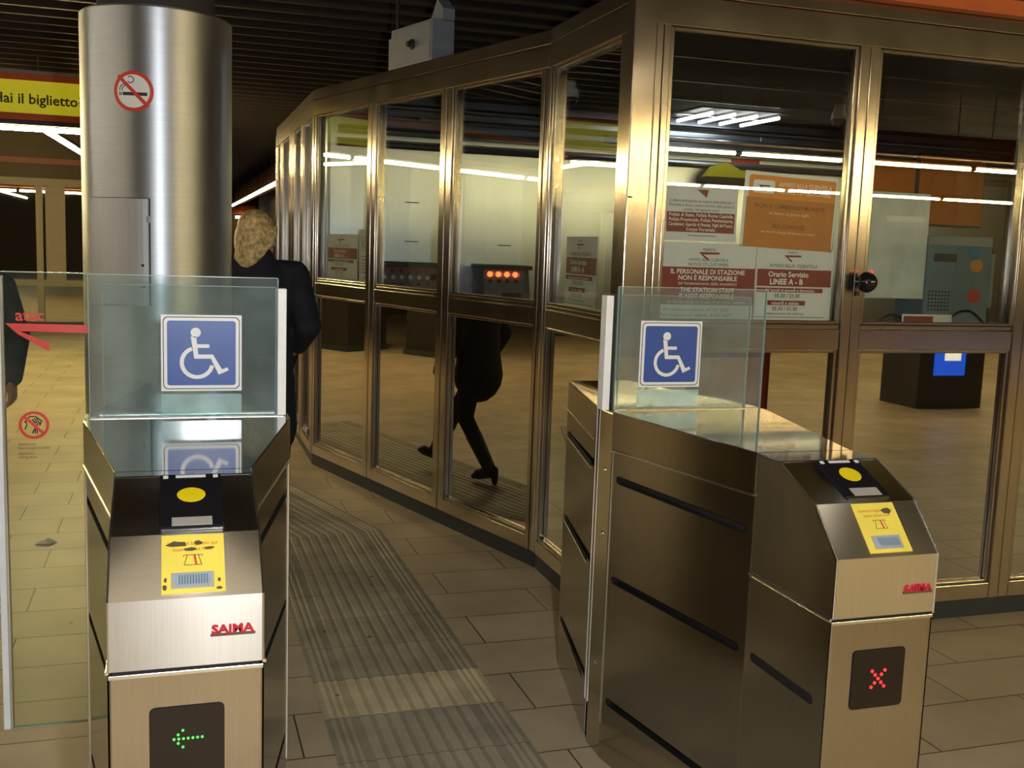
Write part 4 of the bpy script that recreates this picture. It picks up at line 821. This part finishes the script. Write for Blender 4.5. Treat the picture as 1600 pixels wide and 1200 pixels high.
# corridor fascia with its line of tubes
cf = tag(MB().box(2.0, 2.25, 20.0, 37.5, 2.80, 3.18).build('corridor_fascia', BROWNOR), 'brown orange fascia running away above the corridor tubes', 'fascia')
for i in range(9): tube_light((1.93, 20.3 + i * 1.9, 2.735), (1.93, 22.15 + i * 1.9, 2.735), 'bright fluorescent tube in the line along the far corridor', 'tubes along the corridor', r=0.035, hang=True, tube_mat=TUBEF)
tag(MB().box(0.4, 3.1, 42.9, 43.1, 2.60, 2.92).build('corridor_fascia', ORANGE), 'bright orange fascia closing the end of the far corridor', 'fascia')
for x_ in (0.9, 2.3): tube_light((x_, 42.8, 2.46), (x_ + 0.7, 42.8, 2.46), 'short fluorescent tube under the orange fascia at the corridor end', 'tubes at the corridor end', r=0.05, hang=True, tube_mat=TUBEF)
# the hall behind the photographer, seen in the booth glass
for i in range(7): tube_light((4.2 + i * 1.52, -2.3, 2.72), (5.68 + i * 1.52, -2.3, 2.72), 'fluorescent tube above the ticket machines, mirrored in the right booth pane', 'tubes above the ticket machines', hang=True)
for i in range(7): tube_light((4.9 + i * 1.52, -7.3, 2.72), (6.38 + i * 1.52, -7.3, 2.72), 'fluorescent tube farther back in the hall, mirrored as the lower bright line', 'tubes at the back of the hall', hang=True)
tag(MB().box(3.0, 15.0, -2.2, -2.05, 2.80, 3.05).build('hall_fascia', BROWNOR), 'brown orange fascia above the ticket machines, mirrored in the booth glass', 'fascia')
for x0, x1, z0, z1, lab in ((5.50, 5.91, 2.22, 2.49, 'small orange board on the booth rear wall, just right of the post'), (5.96, 6.62, 1.97, 2.54, 'larger orange board on the booth rear wall above the blue grey machine')):
    t = empty('orange_board', ((x0 + x1) / 2, 7.50, z0)); tag(t, lab, 'board'); h_ = (x1 - x0) / 2
    b = MB(); b.box(-h_, h_, -0.02, 0.04, 0, z1 - z0); b.build('panel', BOARDOR, t, bevel=0.003); b = MB(); b.box(-h_ - 0.012, h_ + 0.012, -0.012, 0.066, -0.012, 0.0); b.box(-h_ - 0.012, h_ + 0.012, -0.012, 0.066, z1 - z0, z1 - z0 + 0.012); b.box(-h_ - 0.012, -h_, -0.012, 0.066, 0, z1 - z0); b.box(h_, h_ + 0.012, -0.012, 0.066, 0, z1 - z0); b.build('rim', CONSOLED, t)
t = empty('ticket_machine', (8.43, -2.3, 0)); tag(t, 'dark ticket machine with a lit blue panel, mirrored low in the right booth pane', 'ticket machine')
b = MB(); b.box(-0.45, 0.45, -0.35, 0.30, 0, 1.85); b.build('cabinet', CONSOLED, t, bevel=0.01)
b = MB(); b.box(-0.25, 0.17, 0.30, 0.312, 0.38, 0.92); p_ = b.build('lit_panel', BLUELIT, t); b = MB(); b.box(-0.12, 0.10, 0.312, 0.316, 0.55, 0.68); b.box(-0.10, 0.08, 0.312, 0.316, 0.71, 0.76); b.build('lit_icon', WHITELIT, p_)
b = MB(); b.box(-0.3, 0.2, 0.30, 0.31, 1.1, 1.6); b.build('screen', BLACKP, t)
t = empty('red_cabinet', (5.5, -1.9, 0)); tag(t, 'red cabinet in the hall, mirrored low behind the right turnstile', 'cabinet')
b = MB(); b.box(-0.35, 0.35, -0.25, 0.25, 0, 1.3); b.build('body', mat('cabinet_red', (0.22, 0.012, 0.01), 0.4), t, bevel=0.01); b = MB(); b.box(-0.30, 0.30, 0.25, 0.262, 0.08, 1.2); d_ = b.build('door', REDP, t); b = MB(); b.box(0.22, 0.25, 0.262, 0.29, 0.55, 0.75); b.build('handle', EDGE, d_)
for x_, y_, lab in ((-5.05, 14.1, 'dark square pillar deep in the left hall, mirrored in the leftmost lower pane'), (-5.6, 12.6, 'dark square pillar deep in the left hall, mirrored in the second lower pane')):
    t = empty('dark_pillar', (x_, y_, 0)); tag(t, lab, 'pillar'); b = MB(); b.box(-0.4, 0.4, -0.4, 0.4, 0.08, 3.6); b.build('shaft', PILLAR, t); b = MB(); b.box(-0.43, 0.43, -0.43, 0.43, 0, 0.08); b.build('foot', PLINTH, t)

# ------------------------------------------------------------------ people (voxel-fused bodies)
def cap_pts(b, p, q, r0, r1, seg=14, flat=None):
    """tapered capsule from p to q; flat=(axis, factor) squashes the section"""
    p = Vector(p); q = Vector(q); d = (q - p); L_ = d.length or 1e-5; d = d / L_
    prof = []
    for i in range(5): a = -pi / 2 + pi / 2 * i / 4; prof.append((r0 * cos(a) + 1e-4, r0 * sin(a)))
    for i in range(5): a = pi / 2 * i / 4; prof.append((r1 * cos(a) + 1e-4, L_ + r1 * sin(a)))
    u = Vector((1, 0, 0)) if abs(d.x) < 0.8 else Vector((0, 1, 0)); u = (u - d * u.dot(d)).normalized(); v = d.cross(u); vs = []; fs = []
    for r, h in prof:
        for k in range(seg):
            t = 2 * pi * k / seg; off = u * cos(t) * r + v * sin(t) * r
            if flat: ax = Vector(flat[0]); off -= ax * off.dot(ax) * (1 - flat[1])
            vs.append(p + d * h + off)
    n = len(prof)
    for i in range(n - 1):
        for k in range(seg): fs.append((i * seg + k, i * seg + (k + 1) % seg, (i + 1) * seg + (k + 1) % seg, (i + 1) * seg + k))
    fs += [tuple(range(seg))[::-1], tuple(range((n - 1) * seg, n * seg))]
    b.add(vs, fs)
def ell(b, c, r, seg=18, rot=None):
    vs = []; fs = []; n = 10
    for i in range(n + 1):
        a = -pi / 2 + pi * i / n
        for k in range(seg):
            t = 2 * pi * k / seg; p = Vector((r[0] * (cos(a) + 1e-4) * cos(t), r[1] * (cos(a) + 1e-4) * sin(t), r[2] * sin(a)))
            if rot is not None: p = rot @ p
            vs.append(Vector(c) + p)
    for i in range(n):
        for k in range(seg): fs.append((i * seg + k, i * seg + (k + 1) % seg, (i + 1) * seg + (k + 1) % seg, (i + 1) * seg + k))
    fs += [tuple(range(seg))[::-1], tuple(range(n * seg, (n + 1) * seg))]
    b.add(vs, fs)
def fuse(b, name, material, parent, voxel=0.009, smooth=3):
    o = b.build(name, material); r = o.modifiers.new('r', 'REMESH'); r.mode = 'VOXEL'; r.voxel_size = voxel
    s = o.modifiers.new('s', 'SMOOTH'); s.iterations = smooth; s.factor = 0.5
    dg = bpy.context.evaluated_depsgraph_get(); me = bpy.data.meshes.new_from_object(o.evaluated_get(dg)); old = o.data; o.modifiers.clear(); o.data = me; bpy.data.meshes.remove(old)
    me.materials.clear(); me.materials.append(material); me.polygons.foreach_set('use_smooth', [True] * len(me.polygons)); me.polygons.foreach_set('material_index', [0] * len(me.polygons))
    o.parent = parent; return o
def hand_geo(b, wrist, d, side, palm_n, k=1.0):
    """relaxed hand: d = direction of the fingers, side = towards the thumb, palm_n = palm normal (curl direction)"""
    wrist = Vector(wrist); d = Vector(d).normalized(); side = Vector(side); side = (side - d * side.dot(d)).normalized(); pn_ = Vector(palm_n); pn_ = (pn_ - d * pn_.dot(d) - side * pn_.dot(side)).normalized()
    for s_ in (-0.024, -0.008, 0.008, 0.024): cap_pts(b, wrist + d * 0.005 + side * s_ * .7, wrist + d * 0.085 * k + side * s_ * 1.2, 0.016, 0.0125, 8)
    for i, (s_, L_) in enumerate(((0.030, 0.070), (0.010, 0.080), (-0.010, 0.074), (-0.029, 0.058))):
        p = wrist + d * 0.088 * k + side * s_; cur = d; ang = (0.30, 0.55, 0.45)
        for j, fr in enumerate((0.45, 0.30, 0.25)):
            cur = (cur * cos(ang[j] + 0.08 * i) + pn_ * sin(ang[j] + 0.08 * i)).normalized(); q = p + cur * L_ * fr * k; cap_pts(b, p, q, 0.0092 - j * 0.0008, 0.0086 - j * 0.0009, 8); p = q
    p = wrist + d * 0.025 + side * 0.028; q = p + (d * 0.6 + side * 0.65 + pn_ * 0.45).normalized() * 0.040; cap_pts(b, p, q, 0.013, 0.011, 8); q2 = q + (d * 0.85 + side * 0.15 + pn_ * 0.5).normalized() * 0.034; cap_pts(b, q, q2, 0.0105, 0.0085, 8)
def head_geo(b, c, fwd, r=0.095):
    c = Vector(c); f = Vector(fwd).normalized(); s = f.cross(Vector((0, 0, 1))).normalized(); rot = Matrix((s, f, (0, 0, 1))).transposed()
    ell(b, c + Vector((0, 0, 0.02)), (0.074, 0.094, 0.105), rot=rot); ell(b, c + f * 0.025 - Vector((0, 0, 0.055)), (0.055, 0.066, 0.065), rot=rot)
    cap_pts(b, c + f * 0.088 + Vector((0, 0, 0.012)), c + f * 0.108 - Vector((0, 0, 0.026)), 0.009, 0.013, 8); ell(b, c + f * 0.083 - Vector((0, 0, 0.058)), (0.024, 0.014, 0.008), 10, rot)
    ell(b, c + f * 0.078 - Vector((0, 0, 0.098)), (0.020, 0.018, 0.016), 10, rot); ell(b, c + f * 0.080 + Vector((0, 0, 0.034)), (0.045, 0.014, 0.008), 10, rot)
    for e in (-1, 1): ell(b, c + s * e * 0.076 - f * 0.008, (0.010, 0.018, 0.030), 10, rot)
def eyes(parent, c, fwd):
    c = Vector(c); f = Vector(fwd).normalized(); s = f.cross(Vector((0, 0, 1))).normalized()
    for e in (-1, 1):
        b = MB(); ell(b, c + f * 0.086 + s * e * 0.031 + Vector((0, 0, 0.016)), (0.011, 0.011, 0.007), 10); b.build('eye', INK, parent, smooth=True)
def person(name_label, loc, rz, hip, neck, head, hfwd, legs, arms, cols, scale=1.0, coat_len=0.0, hair='bob', coat_fat=1.0, bag=None):
    """local frame: +y is the walking direction, x to the person's right"""
    t = empty('person', loc, rz); t.scale = (scale,) * 3; tag(t, name_label, 'person')
    skin, hairm, coatm, trm, bootm = cols; H_ = Vector(hip); N_ = Vector(neck); h_ = Vector(head)
    ch = H_.lerp(N_, 0.68); X = Vector((1, 0, 0))
    body = MB(); coat = MB(); tro = MB(); boots = MB()
    ell(body, H_, (0.155, 0.105, 0.12)); ell(body, ch, (0.155, 0.10, 0.17)); cap_pts(body, H_, ch, 0.12, 0.125, flat=((0, 1, 0), 0.8)); cap_pts(body, ch, N_ + Vector((0, 0, 0.02)), 0.08, 0.055); cap_pts(body, N_, h_ - Vector((0, 0, 0.04)), 0.052, 0.050)
    head_geo(body, h_, hfwd)
    cf_ = coat_fat
    ell(coat, ch + Vector((0, 0, 0.01)), (0.180 * cf_, 0.132 * cf_, 0.205)); cap_pts(coat, H_ - Vector((0, 0, 0.02)), ch, 0.165 * cf_, 0.160 * cf_, 18, flat=((0, 1, 0), 0.80)); cap_pts(coat, ch + Vector((0, 0, 0.08)), N_ + Vector((0, 0, 0.015)), 0.12, 0.075)
    cap_pts(coat, N_ + Vector((-0.14, 0, -0.055)), N_ + Vector((0.14, 0, -0.055)), 0.070 * cf_, 0.070 * cf_)
    if coat_len: cap_pts(coat, H_, H_ - Vector((0, 0, coat_len)), 0.168 * cf_, 0.185 * cf_, 18, flat=((0, 1, 0), 0.80))
    for hipx, knee, ankle, toe in legs:
        hj = H_ + Vector((hipx, 0, -0.03)); k_ = Vector(knee); a_ = Vector(ankle); to = Vector(toe)
        cap_pts(body, hj, k_, 0.082, 0.055); cap_pts(body, k_, a_, 0.054, 0.036); cap_pts(body, a_, a_.lerp(to, 0.8), 0.030, 0.016)
        cap_pts(tro, hj, k_, 0.094, 0.062); cap_pts(tro, k_, k_.lerp(a_, 0.85), 0.060, 0.050)
        fd = (to - a_); fd.z = 0; fd.normalize(); heel = a_ - fd * 0.045 - Vector((0, 0, 0.0))
        cap_pts(boots, k_.lerp(a_, 0.35), a_, 0.060, 0.046); dn = (to - a_); cap_pts(boots, a_ - Vector((0, 0, 0.02)), a_.lerp(to, 0.75), 0.044, 0.040); cap_pts(boots, a_.lerp(to, 0.6), to, 0.040, 0.030, flat=((0, 0, 1), 0.75))
        sole = Vector((0, 0, -1)); cap_pts(boots, heel, heel + sole * (a_.z - min(to.z, a_.z) + 0.020), 0.028, 0.024, 8)
    cap_pts(tro, H_ + Vector((0, 0, 0.05)), H_ - Vector((0, 0, 0.06)), 0.145, 0.15, 16, flat=((0, 1, 0), 0.78))
    for sd, elbow, wrist, hd, hs, hp in arms:
        sh = N_ + Vector((sd * 0.175, 0, -0.065)); e_ = Vector(elbow); w_ = Vector(wrist)
        cap_pts(body, sh, e_, 0.048, 0.038); cap_pts(body, e_, w_, 0.037, 0.026); hand_geo(body, w_, hd, hs, hp)
        cap_pts(coat, sh, e_, 0.078 * cf_, 0.064 * cf_); wr = e_.lerp(w_, 0.93); cap_pts(coat, e_, wr, 0.064 * cf_, 0.050 * cf_)
    bo = fuse(body, 'body', skin, t, 0.0065, 2)
    fuse(tro, 'trousers', trm, t, 0.012); fuse(boots, 'boots', bootm, t, 0.009); fuse(coat, 'coat', coatm, t, 0.010, 4); eyes(bo, h_, hfwd)
    hb = MB(); f = Vector(hfwd).normalized(); s = f.cross(Vector((0, 0, 1))).normalized(); rot = Matrix((s, f, (0, 0, 1))).transposed()
    ell(hb, h_ - f * 0.016 + Vector((0, 0, 0.040)), (0.090, 0.104, 0.104), rot=rot)
    if hair == 'long':
        ell(hb, h_ - f * 0.055 - Vector((0, 0, 0.03)), (0.098, 0.072, 0.13), rot=rot); ell(hb, h_ - f * 0.070 - Vector((0, 0, 0.11)), (0.088, 0.055, 0.085), rot=rot)
        for i in range(26):   # loose locks falling over the collar
            a = -2.1 + 4.2 * i / 25 + random.uniform(-.06, .06); dr_ = -f * cos(a) + s * sin(a); r0 = 0.088 + random.uniform(0, .014)
            cap_pts(hb, h_ + dr_ * r0 * 0.9 + Vector((0, 0, 0.05)), h_ + dr_ * (r0 + 0.012) - Vector((0, 0, 0.115 + random.uniform(0, .06))), 0.017, 0.009, 8)
    elif hair == 'bob':
        ell(hb, h_ - f * 0.065 - Vector((0, 0, 0.03)), (0.084, 0.055, 0.10), rot=rot)
    # carve the face side: keep hair behind a slanted plane
    o = fuse(hb, 'hair', hairm, t, 0.008, 2); bm = bmesh.new(); bm.from_mesh(o.data)
    bmesh.ops.bisect_plane(bm, geom=bm.verts[:] + bm.edges[:] + bm.faces[:], plane_co=h_ + f * 0.045 + Vector((0, 0, 0.03)), plane_no=(f - Vector((0, 0, 0.75))).normalized(), clear_outer=True); es = [e for e in bm.edges if e.is_boundary]
    if es: bmesh.ops.holes_fill(bm, edges=es)
    bm.to_mesh(o.data); bm.free(); o.data.polygons.foreach_set('use_smooth', [True] * len(o.data.polygons))
    if bag: 
        bb = MB(); ell(bb, bag, (0.07, 0.16, 0.13)); cap_pts(bb, Vector(bag) + Vector((0, 0, 0.10)), N_ + Vector((0.12, 0, -0.02)), 0.012, 0.012, 8); fuse(bb, 'shoulder_bag', BAG, t, 0.010)
    return t
# blonde woman in a navy coat walking away behind the left turnstile
person('blonde woman in a bulky navy coat walking away beside the steel column', (0.43, 5.62, 0.012), radians(-4), (0, 0.0, 0.93), (0, 0.03, 1.515), (-0.01, 0.04, 1.645), (0.85, 0.75, -0.08),
       [(-0.09, (-0.10, 0.16, 0.50), (-0.09, 0.20, 0.10), (-0.10, 0.36, 0.045)), (0.09, (0.10, -0.02, 0.50), (0.09, -0.28, 0.15), (0.09, -0.20, 0.045))],
       [(-1, (-0.26, -0.05, 1.17), (-0.25, 0.12, 0.98), (0, 0.5, -1), (0.2, 1, 0), (1, 0, 0)), (1, (0.245, -0.10, 1.20), (0.20, 0.14, 1.07), (-0.2, 1, -0.3), (0, 0, 1), (-1, 0, 0))],
       (SKIN, BLOND, NAVY, TROUS, BOOT), 1.0, 0.28, 'long', 1.06)
# dark-haired woman ahead of her, mirrored in the booth glass
person('dark haired woman in black striding past the booth, mirrored in its glass', (0.47, 6.62, 0.012), radians(-6), (0, -0.02, 0.86), (0, 0.0, 1.30), (0.0, 0.03, 1.475), (0, 1, -0.1),
       [(-0.08, (-0.08, 0.22, 0.47), (-0.08, 0.42, 0.13), (-0.08, 0.55, 0.12)), (0.08, (0.08, 0.03, 0.45), (0.08, -0.20, 0.10), (0.08, -0.07, 0.035))],
       [(-1, (-0.23, -0.06, 1.05), (-0.22, 0.06, 0.84), (0, 0.3, -1), (0, 1, 0.2), (1, 0, 0)), (1, (0.23, 0.02, 1.04), (0.20, 0.16, 0.86), (0, 0.5, -1), (0, 1, 0.2), (-1, 0, 0))],
       (SKIN, BLACKH, DARKC, TROUS, BOOT), 0.98, 0.10, 'bob', 1.12)
# man at the far left edge
person('person in a dark blue jacket at the left edge, one hand hanging', (-0.99, 5.80, 0), radians(172), (0, 0.0, 0.93), (0, 0.02, 1.44), (0.0, 0.04, 1.615), (-0.1, 1, -0.05),
       [(-0.10, (-0.10, 0.06, 0.50), (-0.10, 0.0, 0.09), (-0.11, 0.17, 0.035)), (0.10, (0.10, 0.03, 0.50), (0.10, -0.04, 0.09), (0.12, 0.13, 0.035))],
       [(-1, (-0.235, -0.04, 1.13), (-0.232, 0.06, 0.905), (0, 0.12, -1), (0.15, 1, 0), (1, 0.1, 0)), (1, (0.25, -0.05, 1.13), (0.25, 0.05, 0.90), (0, 0.12, -1), (-0.15, 1, 0), (-1, 0.1, 0))],
       (SKIND, BLACKH, JACKET, TROUS, BOOT), 1.0, 0.02, 'short', 0.95)
